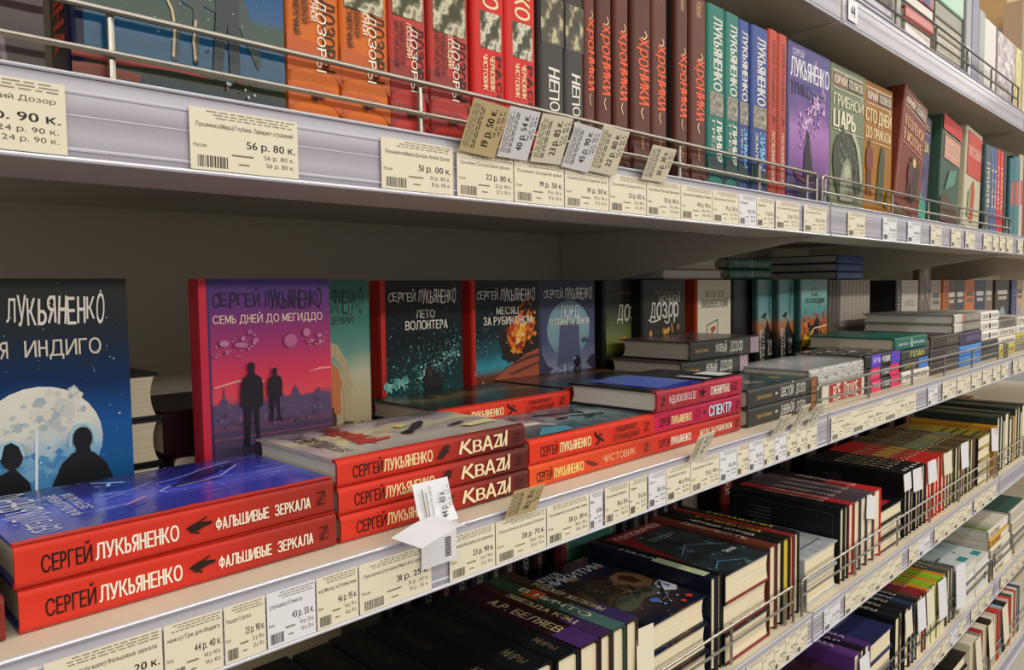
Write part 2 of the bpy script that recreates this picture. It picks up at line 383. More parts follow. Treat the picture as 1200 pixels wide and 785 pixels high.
guard('N', 2.28, 3.40, (.056, .032), (2.3, 2.6, 2.9), 'wire guard at the far end of the third shelf')
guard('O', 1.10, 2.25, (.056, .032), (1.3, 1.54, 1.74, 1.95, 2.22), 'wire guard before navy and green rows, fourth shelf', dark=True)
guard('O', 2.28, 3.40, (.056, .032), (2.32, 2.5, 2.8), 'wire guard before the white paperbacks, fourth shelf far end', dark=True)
guard('P', 1.6, 2.25, (.056, .032), (1.8, 2.0), 'wire guard along the lowest shelf, second bay')
guard('P', 2.28, 3.40, (.056, .032), (2.5, 2.8), 'wire guard along the lowest shelf, third bay')
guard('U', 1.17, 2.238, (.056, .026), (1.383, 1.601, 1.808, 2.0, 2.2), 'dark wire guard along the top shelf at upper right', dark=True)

# ------------------------------------------------------------------ middle shelf, flat stacks at the front
zM = SZ['M']+.0007; A1, A2 = 'СЕРГЕЙ', 'ЛУКЬЯНЕНКО'
ZLOGO = lambda a0, a1, c: [('R', a0, a1, .66, .70, c), ('R', a0, a1, .32, .36, c), ('P', [(a0, .36), (a0+(a1-a0)*.2, .36), (a1, .66), (a1-(a1-a0)*.2, .66)], c), ('R', a0, a0+.002, .36, .6, c), ('R', a1-.002, a1, .42, .66, c)]
def pspine(n1, n2, fig, title, zl, c1='#241513', c2='#f2ead8', ct='#f4ead6', cf='#2c1a14', b0=.27, b1=.66, extra=()):
    it = [('t', A1, n1[0], n1[1], b0, b1, c1, .02), ('t', A2, n2[0], n2[1], b0, b1, c2, .03)]
    it += fig + title + ZLOGO(zl[0], zl[1], cf) + list(extra)
    return it
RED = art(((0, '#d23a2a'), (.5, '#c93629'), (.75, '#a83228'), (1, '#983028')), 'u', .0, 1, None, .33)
body = [('P', [(.462, .50), (.475, .56), (.495, .62), (.52, .60), (.55, .56), (.545, .50), (.52, .46), (.50, .40), (.478, .42)], '#2a1a14'), ('L', [(.475, .42), (.505, .34)], .05, '#2a1a14'), ('L', [(.50, .60), (.53, .70)], .04, '#2a1a14')]
FAL_ART = art(((0, '#232a86'), (.25, '#3a3fb8'), (.45, '#5a62e0'), (.56, '#2c3cc0'), (.75, '#2a2f92'), (1, '#191c52')), 'u', .34, 2.2, ('#8f9cf6', .60, .74, 5), .16, (2.2, .8), 2, .6)
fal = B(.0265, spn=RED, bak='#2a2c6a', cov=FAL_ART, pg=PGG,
        sd=pspine((.064, .193), (.202, .441), body, [('t', 'ФАЛЬШИВЫЕ', .558, .742, .30, .60, '#f4ead6', .03), ('t', 'ЗЕРКАЛА', .765, .901, .30, .60, '#f4ead6', .03)], (.930, .962)),
        fd=[('P', [(0, 0), (.05, 0), (.055, .1), (.045, .2), (.06, .3), (.05, .42), (.062, .5), (.045, .6), (.055, .7), (.048, .8), (.056, .9), (.05, 1), (0, 1)], '#d8402f'),
            ('t', 'СЕРГЕЙ', .10, .36, .865, .93, '#cfd6ee', .0, .8), ('t', 'ЛУКЬЯНЕНКО', .36, .98, .86, .95, '#dfe4f4', .004, .9),
            ('t', 'ФАЛЬШИВЫЕ', .28, .80, .775, .81, '#c8cbe6', .01), ('t', 'ЗЕРКАЛА', .36, .76, .73, .765, '#c8cbe6', .01),
            ('P', [(.50, .46), (.57, .40), (.66, .36), (.74, .28), (.80, .16), (.76, .15), (.69, .22), (.60, .29), (.53, .38), (.47, .44)], '#1c1c58'), ('P', [(.50, .45), (.56, .41), (.52, .34), (.45, .27), (.47, .36)], '#26246a'),
            ('L', [(.60, .475), (.66, .37), (.76, .27), (.82, .15)], .012, '#8fa0f6'), ('L', [(.45, .45), (.46, .36), (.50, .28), (.60, .22), (.70, .16)], .012, '#a8b6fa'), ('S', 90, .3, .9, .9, .2, .3, .012, ('#5a6ae0', '#7a8af0', '#3a46b8'), 4), ('L', [(.47, .47), (.40, .52), (.36, .50)], .012, '#aebcfa'), ('L', [(.72, .62), (.80, .60), (.76, .56)], .02, '#9fd0ff'), ('L', [(.80, .60), (.86, .65)], .012, '#9fd0ff'),
            ('L', [(.40, .72), (.62, .50)], .015, '#7a86ec'), ('L', [(.24, .66), (.34, .58)], .02, '#c88fd0')])
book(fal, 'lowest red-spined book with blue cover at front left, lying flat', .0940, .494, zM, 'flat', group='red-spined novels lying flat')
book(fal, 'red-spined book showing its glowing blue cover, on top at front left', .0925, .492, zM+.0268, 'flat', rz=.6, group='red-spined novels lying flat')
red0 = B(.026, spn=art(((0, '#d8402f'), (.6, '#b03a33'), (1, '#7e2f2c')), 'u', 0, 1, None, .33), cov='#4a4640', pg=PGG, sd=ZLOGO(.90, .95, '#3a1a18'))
book(red0, 'maroon spine end at the left frame edge, lower one', -.119, .492, zM, 'flat')
book(red0, 'maroon spine end at the left frame edge, upper one with grey cover', -.122, .494, zM+.0262, 'flat')
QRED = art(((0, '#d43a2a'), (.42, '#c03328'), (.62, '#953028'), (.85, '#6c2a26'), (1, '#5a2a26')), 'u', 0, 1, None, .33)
bird = [('P', [(.468, .26), (.478, .40), (.49, .46), (.48, .56), (.50, .60), (.505, .74), (.53, .78), (.547, .70), (.535, .58), (.545, .50), (.53, .44), (.515, .34), (.50, .24), (.485, .28)], '#3c211d')]
def kv(): return [('P', [(.592, .30), (.606, .26), (.622, .78), (.608, .80)], '#f3ddb4'), ('P', [(.606, .52), (.65, .84), (.664, .80), (.624, .50)], '#f3ddb4'), ('P', [(.612, .54), (.628, .56), (.672, .22), (.655, .20)], '#f3ddb4'), ('t', 'В', .672, .722, .24, .74, '#f3ddb4', .03), ('P', [(.722, .22), (.738, .22), (.765, .82), (.752, .84)], '#f3ddb4'), ('P', [(.752, .84), (.766, .82), (.790, .20), (.776, .22)], '#f3ddb4'), ('R', .738, .778, .38, .47, '#f3ddb4'), ('t', 'Z', .792, .838, .26, .84, '#f3ddb4', .03), ('P', [(.828, .26), (.841, .26), (.846, .80), (.834, .82)], '#f3ddb4'), ('P', [(.840, .26), (.868, .74), (.872, .66), (.846, .22)], '#f3ddb4'), ('P', [(.860, .24), (.873, .26), (.876, .92), (.864, .88)], '#f3ddb4')]
KV_ART = art(((0, '#a59a98'), (.3, '#c6bcb4'), (.45, '#a89fa6'), (.6, '#d8d0a0'), (.75, '#b3a9b4'), (1, '#7a6f66')), 'u', .32, 2.6, ('#efe6a0', .58, .72, 3.5), .26, (1, 1.6), 5)
def star(ca, cb, w, h, c, n=0):
    rr = random.Random(n); return ('P', [(ca+w*(.5 if j % 2 else .22)*cos(2*pi*j/14), cb+h*(.5 if j % 2 else .22)*sin(2*pi*j/14)*rr.uniform(.7, 1.2)) for j in range(14)], c)
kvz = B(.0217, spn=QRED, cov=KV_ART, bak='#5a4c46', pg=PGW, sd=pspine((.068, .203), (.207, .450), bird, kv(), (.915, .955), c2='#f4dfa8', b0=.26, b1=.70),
        fd=[('t', 'СЕРГЕЙ', .16, .40, .86, .91, '#3a2f2c', .0, .8), ('t', 'ЛУКЬЯНЕНКО', .38, .86, .85, .93, '#3a2f2c', .004, .9),
            ('P', [(.30, .62), (.36, .60), (.34, .78), (.28, .78)], '#c03a2c'), star(.36, .72, .30, .16, '#c4392b', 1), star(.54, .70, .34, .17, '#b8382c', 2), star(.70, .72, .26, .17, '#a03228', 3), star(.84, .70, .24, .16, '#7a2c26', 4),
            ('E', .36, .50, .045, .03, '#2a2020'), ('P', [(.40, .50), (.46, .44), (.60, .36), (.66, .28), (.58, .30), (.45, .38), (.38, .46)], '#383038'), ('P', [(.52, .46), (.60, .47), (.66, .40), (.58, .40)], '#e2d488'), ('P', [(.20, .22), (.28, .24), (.34, .06), (.22, .04)], '#e9e0a4'), ('L', [(.75, .5), (.84, .1)], .02, '#40363a'), ('P', [(.30, .27), (.34, .29), (.40, .18), (.35, .17)], '#40302c')])
book(kvz, 'bottom book of the red stack with zigzag brush lettering, lying flat', .304, .494, zM, 'flat', group='red-brown novels with brush lettering')
book(kvz, 'middle book of the red stack with zigzag brush lettering, lying flat', .303, .4945, zM+.0219, 'flat', rz=-.3, group='red-brown novels with brush lettering')
book(kvz, 'top book of the brush-lettered red stack, pale stormy cover facing up', .302, .494, zM+.0438, 'flat', rz=.5, group='red-brown novels with brush lettering')
runner = [('L', [(.475, .72), (.49, .55), (.512, .50)], .10, '#26201e'), ('E', .482, .74, .007, .07, '#26201e'), ('L', [(.512, .52), (.535, .36), (.55, .34)], .10, '#26201e'), ('L', [(.51, .50), (.505, .30), (.48, .26)], .09, '#26201e'), ('L', [(.49, .58), (.52, .66), (.535, .58)], .06, '#26201e')]
LAB_ART = art(((0, '#27414c'), (.3, '#4f7480'), (.5, '#86a4aa'), (.68, '#3c5c68'), (.85, '#6a8c94'), (1, '#2a3a42')), 'u', .3, 3, ('#16262e', .56, .66, 6), .22, (.7, 2.4), 8)
LABS = pspine((.072, .195), (.207, .445), runner, [('t', 'ЛАБИРИНТ', .640, .835, .56, .80, '#3a211c', .0), ('t', 'ОТРАЖЕНИЙ', .623, .852, .20, .46, '#3a211c', .0)], (.90, .945), c2='#f6e7ae', b0=.26, b1=.66)
lab = B(.0245, spn=art(((0, '#dc3c28'), (1, '#cc3526')), 'u', 0, 1, None, .3), cov=LAB_ART, bak='#27414c', sd=LABS,
        fd=[('P', [(.5, .98), (.62, .95), (.50, .62), (.40, .64)], '#e9dcc2'), ('L', [(.98, .93), (.30, .60)], .03, '#efe6da'), ('L', [(.55, .2), (.72, .5)], .05, '#1b2a32'), ('L', [(.36, .16), (.48, .36)], .05, '#1d2c34'), ('E', .45, .45, .03, .05, '#182328'), ('E', .34, .3, .03, .04, '#182328'), ('P', [(.05, .9), (.25, .75), (.2, .6), (.05, .65)], '#4f9ab0')])
shoe = [('P', [(.405, .62), (.43, .60), (.47, .50), (.51, .36), (.505, .30), (.475, .30), (.44, .40), (.42, .50)], '#6a2a1e')]
chi = B(.0240, spn=art(((0, '#dd562c'), (.6, '#d04828'), (1, '#b83a28')), 'u', 0, 1, None, .3), cov='#a8472e', sd=pspine((.047, .157), (.166, .390), shoe, [('t', 'ЧИСТОВИК', .543, .828, .34, .66, '#f2b48a', .0)], (.915, .95), c2='#f7e08e', b0=.26, b1=.66))
book(chi, 'orange-red spined book under the blue-covered one, third front stack', .512, .494, zM, 'flat', rz=.2)
book(lab, 'bright red book with teal sea cover on top, third front stack', .5115, .493, zM+.0242, 'flat')
spiral = [('L', [(.470+.038*t/20*cos(t*.85), .50+.33*t/20*sin(t*.85)) for t in range(2, 21)], .018, '#3a1226'), ('P', [(.535, .50), (.55, .40), (.56, .5), (.55, .62)], '#3a1226')]
spk = B(.0252, spn=art(((0, '#c4244f'), (1, '#a02340')), 'u', 0, 1, None, .3), cov='#7a1f3c', pg=PGG, sd=pspine((.066, .175), (.184, .40), spiral, [('t', 'СПЕКТР', .594, .863, .24, .76, '#bfe0f2', .03)], (.926, .965), c2='#f2dc9a', cf='#5a1430', b0=.28, b1=.66))
mes2 = B(.0240, spn=art(((0, '#cc3628'), (1, '#a4322c')), 'u', 0, 1, None, .3), cov='#3a2a28', pg=PGG, sd=pspine((.066, .175), (.184, .40), [], [('t', 'МЕСЯЦ ЗА РУБИКОНОМ', .50, .88, .32, .64, '#f0dcc0', .02)], (.926, .965), b0=.28, b1=.66))
swal = [('P', [(.44, .44), (.48, .50), (.50, .72), (.515, .52), (.55, .62), (.53, .48), (.55, .30), (.51, .42), (.50, .22), (.485, .42)], '#2c1418')]
FLB = art(((0, '#142a8c'), (.5, '#1c46d0'), (1, '#152c9c')), 'u', .1, 2, None, .2)
leto2 = B(.0255, spn=art(((0, '#b22444'), (1, '#9c3038')), 'u', 0, 1, None, .3), cov='#20242c', bak='#20242c', pg=PGW,
          sd=pspine((.066, .155), (.165, .41), swal, [('t', 'ЛЕТО ВОЛОНТЁРА', .585, .88, .32, .66, '#f0d4d4', .02)], (.92, .96), b0=.28, b1=.70, c1='#3a1420'),
          bd=[('R', .02, .99, .10, .55, FLB)] + [('R', .10, .88, .14+.03*j, .152+.03*j, '#8aa4ea') for j in range(12)] + [('R', .62, .92, .80, .97, '#e8e8ea'), ('R', .60, .95, .6, .66, '#c9cdd2')])
book(mes2, 'coral red book at the bottom of the stack under the pink one', .716, .495, zM, 'flat')
book(spk, 'pink-red spined book with a spiral emblem, under the overturned one', .7155, .494, zM+.0242, 'flat')
book(leto2, 'overturned crimson book showing its blue back cover, page end facing left', .716, .488, zM+.0496, 'back', rz=1.5)
DOZS = lambda ttl: [('t', 'Сергей Лукьяненко', .11, .31, .40, .62, '#c9a45a', .0), ('P', [(.345, .5), (.37, .62), (.395, .5), (.37, .42)], '#b9b2a2'), ('t', ttl, .43, .80, .28, .78, '#d9d6cf', .0, .5), ('R', .88, .97, .06, .94, art(((0, '#241f1c'), (.5, '#7a5230'), (.62, '#c88a4a'), (1, '#3a3028')), 'n', .1, 9, None, .3))]
GRY = art(((0, '#3a3b39'), (1, '#454440')), 'u', .05, 2, None, .35)
DK = lambda s: art(((0, '#1b2a2c'), (.35, '#2e5a58'), (.6, '#24393a'), (1, '#151a1c')), 'n', .2, 3, ('#9a7a3c', .62, .75, 5), .25, (1, 1), s)
doz = B(.0262, spn=GRY, cov=DK(1), bak='#1e2224', pg=PGG, sd=DOZS('Шестой Дозор'), H=.224, fd=[('E', .3, .3, .07, .04, '#a8874a'), ('t', 'Дозор', .2, .8, .6, .72, '#cfc4a0', .0, .5)]); doz['H'] = .224
doz2 = B(.0262, W=.13, H=.224, spn=GRY, cov=DK(2), bak='#1e2224', pg=PGG, sd=DOZS('Дневной Дозор'))
book(doz2, 'charcoal fantasy book at the bottom beside the price slips', .942, .495, zM, 'flat')
book(doz, 'charcoal fantasy book with teal cover, atop its pair by the joint', .940, .494, zM+.0264, 'flat')

# second row of flat stacks
labk = B(.0215, spn=art(((0, '#dc3c28'), (1, '#cc3526')), 'u', 0, 1, None, .3), cov=art(((0, '#16201e'), (.4, '#33423a'), (.6, '#8a7448'), (.75, '#26302c'), (1, '#1d3a34')), 'u', .35, 3, None, .25, (.7, 2), 4), bak='#1c3a36', pg=PGG, sd=LABS)
dk1 = B(.0225, spn='#a8392e', cov='#20242a', pg=PGG)
book(dk1, 'hidden red-backed book at the bottom of the second-row stack', .498, .615, zM, 'flat')
book(dk1, 'middle red-backed book of the second-row stack behind the brush-lettered ones', .503, .613, zM+.0227, 'flat')
book(labk, 'red-spined book with dark green cover, second row before the nebula cover', .500, .612, zM+.0454, 'flat', rz=-.5)
dk2 = B(.0225, spn='#d8402f', cov=art(((0, '#191a20'), (.5, '#2a2a34'), (.62, '#8a5a44'), (1, '#15161c')), 'u', .3, 3, None, .25, (1, 2), 6), pg=PGG)
book(dk2, 'lower dark-covered book behind the overturned one, second row', .716, .618, zM, 'flat', group='dark books in the second row')
book(dk2, 'middle dark-covered book behind the overturned one, second row', .718, .620, zM+.0227, 'flat', group='dark books in the second row')
book(dk2, 'upper dark-covered book behind the overturned one, below the blue-grey cover', .715, .622, zM+.0454, 'flat', group='dark books in the second row')
nov = B(.0290, W=.13, H=.206, spn=GRY, cov=art(((0, '#2a2624'), (.5, '#6a5a56'), (.7, '#3a3432'), (1, '#1c1a1a')), 'n', .2, 2.5, ('#8a4a3c', .6, .7, 5), .25), bak='#1a1a1c', pg=PGG, sd=[('t', 'Сергей Лукьяненко', .06, .24, .42, .62, '#c9a45a', 0), ('t', 'Новый', .34, .50, .34, .76, '#dcd9d2', 0, .5), ('t', 'Дозор', .54, .74, .30, .80, '#dcd9d2', 0, .5), ('R', .85, .985, .06, .94, art(((0, '#cfc4c8'), (.5, '#8f7a86'), (1, '#e6dcdc')), 'n', .1, 7, None, .3))])
dk3 = B(.0263, spn='#1c1c1e', cov='#202024', pg=PGG)
book(dk3, 'plain dark book at the bottom under the charcoal pair, second row', .965, .632, zM, 'flat')
book(dk3, 'plain dark book in the middle under the charcoal pair, second row', .967, .634, zM+.0265, 'flat')
book(nov, 'lower book of the charcoal pair with page end facing left, second row', .948, .603, zM+.0535, 'flat', rz=1)
book(nov, 'upper book of the charcoal pair tilted forward, before the red spine', .968, .601, zM+.0828, 'flat', rz=-1)

# middle shelf, second bay front stacks
def lab_sp(T, c, txt, tc='#e8e4da', W=.13, H=.206, cov=None, a=(.12, .88), b=(.3, .7), pg=PGG, more=(), bak=None, j=0):
    return B(T, W, H, spn=c, cov=cov or c, bak=bak or cov or c, pg=pg, sd=list(more)+([('t', txt, a[0], a[1], b[0], b[1], tc, .01, j)] if txt else []))
SIL = art(((0, '#5a5a58'), (.5, '#c9c9c6'), (1, '#77777a')), 'n', .1, 8, ('#5a2a30', .58, .64, 12), .25)
book(lab_sp(.036, '#d8d2c4', 'ВСЁ ПЛОХОЕ', '#f2ead8', H=.178, more=[('R', .16, .93, .10, .90, '#a8322c')], a=(.25, .85), b=(.2, .8), j=.6), 'cream spine with red block and slanted white letters, low stack past the joint', 1.182, .496, zM, 'flat')
book(B(.0262, .13, .218, spn=SIL, cov=art(((0, '#8f9496'), (.5, '#c2c6c8'), (1, '#9aa0a4')), 'u', .2, 2, ('#e8e4dc', .6, .7, 3), .2), pg=PGG), 'silver-grey book with speckled spine topping the low stack past joint', 1.138, .496, zM+.0365, 'flat')
def block(c1, c2, c3, t, T=.022, H=.180): return B(T, .13, H, spn='#1d1c20', cov=art(((0, '#17171a'), (1, '#2a2a2e')), 'u', .1, 3, ('#e8e8e8', .60, .62, 8), .2), sd=[('R', .16, .42, 0.02, .98, c1), ('R', .70, .97, .02, .98, c2), ('t', t, .20, .40, .35, .75, c3, .02), ('t', 'ЧУЖИЕ', .44, .68, .30, .75, '#e6e6ea', .03)], pg=PGG)
book(block('#e0356a', '#e0356a', '#f6c8d8', 'ТЕНЬ', .0222), 'black and pink spine at the bottom of the colourful stack', 1.364, .496, zM, 'flat')
book(block('#e0356a', '#e0356a', '#f6c8d8', 'ЛЕС', .0222), 'black and pink spine second from the bottom, colourful stack', 1.362, .497, zM+.0224, 'flat')
book(block('#5b3fc0', '#5b3fc0', '#d8ccf6', 'НОЧЬ', .024), 'black and violet spine topping the pink ones', 1.361, .495, zM+.0448, 'flat')
book(lab_sp(.0225, '#e2ddd2', 'СЛЕД', '#4a4640', H=.165), 'cream spine at the bottom beside the pink stack', 1.552, .496, zM, 'flat')
book(lab_sp(.0225, '#2a2a26', 'ЗОНА', '#c9c43a', H=.165, more=[('R', .62, .98, .03, .97, '#3f7fd6')], a=(.1, .5)), 'dark spine with a bright blue end beside the pink stack', 1.550, .497, zM+.0227, 'flat')
book(lab_sp(.0185, '#3a3a40', 'ПЛАН', '#d8d02e', H=.165, a=(.3, .8), b=(.2, .8)), 'dark grey spine with yellow lettering beside the pink stack', 1.549, .496, zM+.0454, 'flat')
book(lab_sp(.0262, '#14665a', 'БРАТЬЯ   КАРАМАЗОВЫ', '#d8e6da', H=.190, W=.17, a=(.1, .9), b=(.38, .58), pg=PGG, more=[('P', [(.48, .2), (.5, .5), (.48, .8), (.52, .8), (.51, .5), (.53, .2)], '#d8e6da')]), 'dark green book with pale page end topping the yellow-lettered spines', 1.523, .500, zM+.0641, 'flat')
BRN = art(((0, '#3d3530'), (1, '#4a443e')), 'u', .05, 2, None, .4)
for j in range(3):
    book(lab_sp(.0272, BRN, 'ВРЕМЯ ЖИТЬ', '#8a8276', H=.205, a=(.55, .95), more=[('R', .02, .04, 0, 1, '#6a6258')]), ['lowest', 'middle', 'topmost'][j]+' of three brown-black spines behind the wire, middle shelf', 1.724+.002*j, .497, zM+.0274*j, 'flat', group='brown-black spines')
for j, (c, t, tc) in enumerate((('#3a78c8', 'МОРЕ', '#9fc4ea'), ('#4a86d2', 'ОСТРОВ', '#bcd6f0'), ('#3a2f4e', 'НЕКРОН', '#8a80a8'))):
    book(lab_sp((.024, .024, .031)[j], c, t, tc, H=.185, a=(.3, .9)), ('lower light blue spine low behind the wire guard', 'upper light blue spine low behind the wire guard', 'dark violet spine above the two light blue ones')[j], 1.936, .497, zM+(0, .0242, .0484)[j], 'flat')
GS = lambda c: art(((0, '#d8d4cc'), (.25, '#c9c5bd'), (.32, c), (.40, '#77736c'), (1, '#8a867e')), 'u', .02, 3, None, .35)
for j in range(2):
    book(B(.0215, .20, .216, spn=GS(('#8a847a', '#c8703a')[j]), cov='#8d8b88', pg=PGW, sd=[('t', 'СОЛНЦЕ ПОЛУНОЧИ', .40, .94, .3, .7, '#d8d4cc', .01)]), ('lower large grey book with white page end, over the violet spine', 'upper large grey book with orange-marked spine, over the violet spine')[j], 1.903, .500, zM+.0796+.0217*j, 'flat')
for j in range(3):
    book(B(.0245, .15, .172, spn='#ece8e0', cov='#d8d4cc', pg=PGW, sd=[('t', 'ДОМ', .08, .35, .3, .7, '#6a655c', .01), ('P', [(.42, .3), (.50, .2), (.54, .5), (.50, .8), (.43, .75)], '#2a2826'), ('t', 'ВЕТРОВ', .6, .92, .35, .65, '#8a857c', .01)]), ('lowest', 'middle', 'topmost')[j]+' of three white-spined books with a black mark', 2.126, .500, zM+.0485+.0247*j, 'flat', group='white-spined books with a black mark')
for j in range(2):
    book(lab_sp(.024, '#2e2c2c', 'ОГОНЬ', '#6a655e', H=.17), ('lower', 'upper')[j]+' charcoal spine under the white-spined books', 2.126, .500, zM+.0242*j, 'flat')
for j in range(8):
    c, t = [('#c8b83a', 'ЛЕТО'), ('#e2ddd0', 'ЗИМА'), ('#d8d2c6', 'ПУТЬ'), ('#77746c', 'СЕВЕР'), ('#8a8680', 'ГОРОД')][j % 5]
    x = 2.30+.2*(j//4)
    book(lab_sp(.024, c, t, '#3a3835', H=.19, pg=PGW), 'small flat book of the far stacks, number %s from bottom, %s stack' % (['one', 'two', 'three', 'four'][j % 4], ['left', 'right'][j//4]), x, .50, zM+.0242*(j % 4), 'flat', group='far flat stacks on the middle shelf')

# ------------------------------------------------------------------ middle shelf, books standing against the back with covers out
FH = .2062
CR = art(((0, '#c81f3c'), (1, '#a81c38')), 'u', 0, 1, None, .33)
ind = B(.026, cov=art(((0, '#0c1a30'), (.28, '#1d5c9c'), (.45, '#1f5aa0'), (.62, '#15335e'), (.80, '#26303c'), (1, '#34342f')), 'v', .05, 2.5, ('#cfe0f2', .735, .76, 42), .3), spn='#1a2430', bak='#1a2430',
        fd=[('E', .50, .40, .33, .205, art(((0, '#2a7cc4'), (.35, '#7fb6dc'), (.6, '#e6e8dc'), (1, '#f6f2e2')), 'v', .22, 4, None, .3)), ('S', 70, .32, .44, .72, .52, .08, .03, ('#c4ccca', '#d6dad2', '#b4c2c6', '#e8e4d4'), 2), ('S', 60, .22, .30, .62, .30, .06, .03, ('#5a98ca', '#7ab0d4', '#4a8ac4'), 3), ('S', 110, .05, .5, .95, .6, .35, .004, ('#c8dcf0', '#e8f2fa'), 5), ('L', [(.46, .16), (.48, .44)], .014, '#e8f2fa'),
            ('t', 'ТРИ ДНЯ', -.0+.02, .36, .715, .775, '#e4dccb', .006), ('t', 'ИНДИГО', .44, .84, .715, .775, '#e4dccb', .006), ('t', 'СЕРГЕЙ', .02, .33, .86, .915, '#ece8dc', .01, .8), ('t', 'ЛУКЬЯНЕНКО', .36, .87, .845, .93, '#f2eee2', .018, .8),
            ('P', [(.50, -.0), (.52, .14), (.55, .24), (.60, .31), (.66, .345), (.77, .34), (.84, .29), (.89, .20), (.93, .10), (.95, .0)], '#10141c'), ('E', .715, .395, .052, .045, '#10141c'), ('P', [(.67, .33), (.76, .33), (.75, .37), (.68, .37)], '#10141c'), ('L', [(.645, .37), (.655, .42), (.69, .45), (.74, .45), (.775, .42), (.785, .37)], .014, '#a8d8f0'),
            ('P', [(.16, 0), (.20, .20), (.28, .30), (.36, .32), (.43, .26), (.46, .14), (.47, 0)], '#10141c'), ('E', .35, .365, .055, .05, '#14141a'), ('L', [(.29, .36), (.31, .41), (.35, .42), (.39, .40), (.41, .36)], .014, '#a8d8f0')])
book(ind, 'dark blue cover with a glowing moon and two dark figures, far left', .079, .652, zM, 'face')
sev = B(.0245, W=.129, spn=CR, bak='#5a1a2c', cov=art(((0, '#3f3a52'), (.30, '#5c4c66'), (.44, '#8a4a66'), (.48, '#e2505e'), (.58, '#d8405e'), (.72, '#a83c74'), (.88, '#6a3c80'), (1, '#463e7c')), 'v', .04, 3, ('#c8789c', .70, .78, 7), .3),
        fd=[('R', 0, .055, 0, 1, '#d02a48'), ('R', .055, .07, 0, 1, '#3a3468'), ('t', 'СЕРГЕЙ', .09, .45, .88, .935, '#1e1430', .004, .8), ('t', 'ЛУКЬЯНЕНКО', .47, .93, .875, .945, '#1e1430', .012, .8),
            ('t', 'СЕМЬ ДНЕЙ ДО МЕГИДДО', .09, .93, .806, .842, '#f4d6c8', .006),
            ('P', [(.07, .36), (.07, .455), (.12, .455), (.13, .48), (.14, .48), (.15, .54), (.157, .48), (.17, .475), (.18, .455), (.28, .445), (.29, .465), (.36, .465), (.37, .45), (.48, .445), (.49, .47), (.60, .475), (.61, .46), (.66, .465), (.67, .49), (.69, .51), (.71, .49), (.73, .46), (.85, .465), (.88, .49), (.91, .46), (.97, .46), (.985, .36)], '#5a4a6e'),
            ('S', 90, .08, .37, .97, .38, .03, .018, ('#6a5478', '#4a3e60', '#7a5a78', '#54466a'), 11), ('P', [(.07, .20), (.07, .335), (.3, .34), (.5, .325), (.7, .34), (.985, .33), (.985, .25), (.6, .22), (.3, .22)], '#4d4160'), ('R', .07, .985, .30, .306, '#8a4a62'),
            ('P', [(.08, .535), (.25, .557), (.45, .545), (.45, .54), (.25, .548), (.08, .527)], '#ea9a94'), ('P', [(.78, .565), (.9, .583), (.99, .58), (.99, .573), (.9, .572)], '#ea9a94'),
            ('E', .66, .715, .055, .032, '#b05a8a'), ('E', .665, .72, .045, .026, '#bc6a92'), ('E', .79, .75, .03, .02, '#c07a9e'), ('S', 40, .08, .68, .40, .73, .05, .014, ('#b8709c', '#c080a4', '#a86494'), 5), ('S', 24, .8, .70, .97, .72, .05, .014, ('#b8709c', '#c080a4'), 6), ('E', .16, .72, .035, .014, '#c080a4'), ('E', .28, .71, .05, .012, '#b8709c'),
            man(.345, .262, .17, .37, '#1d1a26'), man(.52, .355, .115, .245, '#1e1826')])
book(sev, 'purple and pink cover with two dark figures at a red skyline', .268, .655, zM, 'face')
arch = B(.025, spn='#2a4a46', cov=art(((0, '#a89878'), (.35, '#bcae8e'), (.5, '#c2bfa4'), (.62, '#6a9a8e'), (.78, '#3c7a70'), (1, '#3a6a62')), 'v', .06, 3, None, .3),
         fd=[('t', 'ЛУКЬЯНЕНКО', .45, .94, .84, .94, '#20302c', .006, .9), ('t', 'ВИДЕНИЙ', .5, .84, .77, .81, '#34302a', .0),
             ('P', [(.50, .62), (.60, .68), (.68, .66), (.76, .58), (.80, .47), (.82, .47), (.82, .43), (.80, .42), (.80, .12), (.73, .12), (.73, .42), (.70, .42), (.70, .47), (.74, .48), (.70, .56), (.64, .60), (.55, .58)], '#b8a684'), ('P', [(.50, .30), (.50, .56), (.60, .58), (.68, .54), (.72, .46), (.70, .42), (.70, .30)], '#c87a4a'),
             ('P', [(.62, .12), (.66, .16), (.72, .20), (.78, .20), (.82, .14), (.86, .18), (.82, .25), (.74, .26), (.66, .22), (.60, .16)], '#5a4a34'), ('P', [(.82, .0), (.83, .2), (.9, .25), (1, .22), (1, 0)], '#1f4a40'), man(.62, .14, .07, .20, '#4a3a34')])
book(arch, 'teal cover with a sandy stone arch, half hidden behind the purple one', .345, .702, zM, 'face')
RSP = art(((0, '#cc2c22'), (1, '#b8241e')), 'u', 0, 1, None, .33)
NEB = art(((0, '#2e6a66'), (.12, '#3f8a84'), (.35, '#1c3c40'), (.6, '#161f24'), (1, '#17191a')), 'v', .16, 3.0, ('#bfe0da', .70, .76, 30), .28)
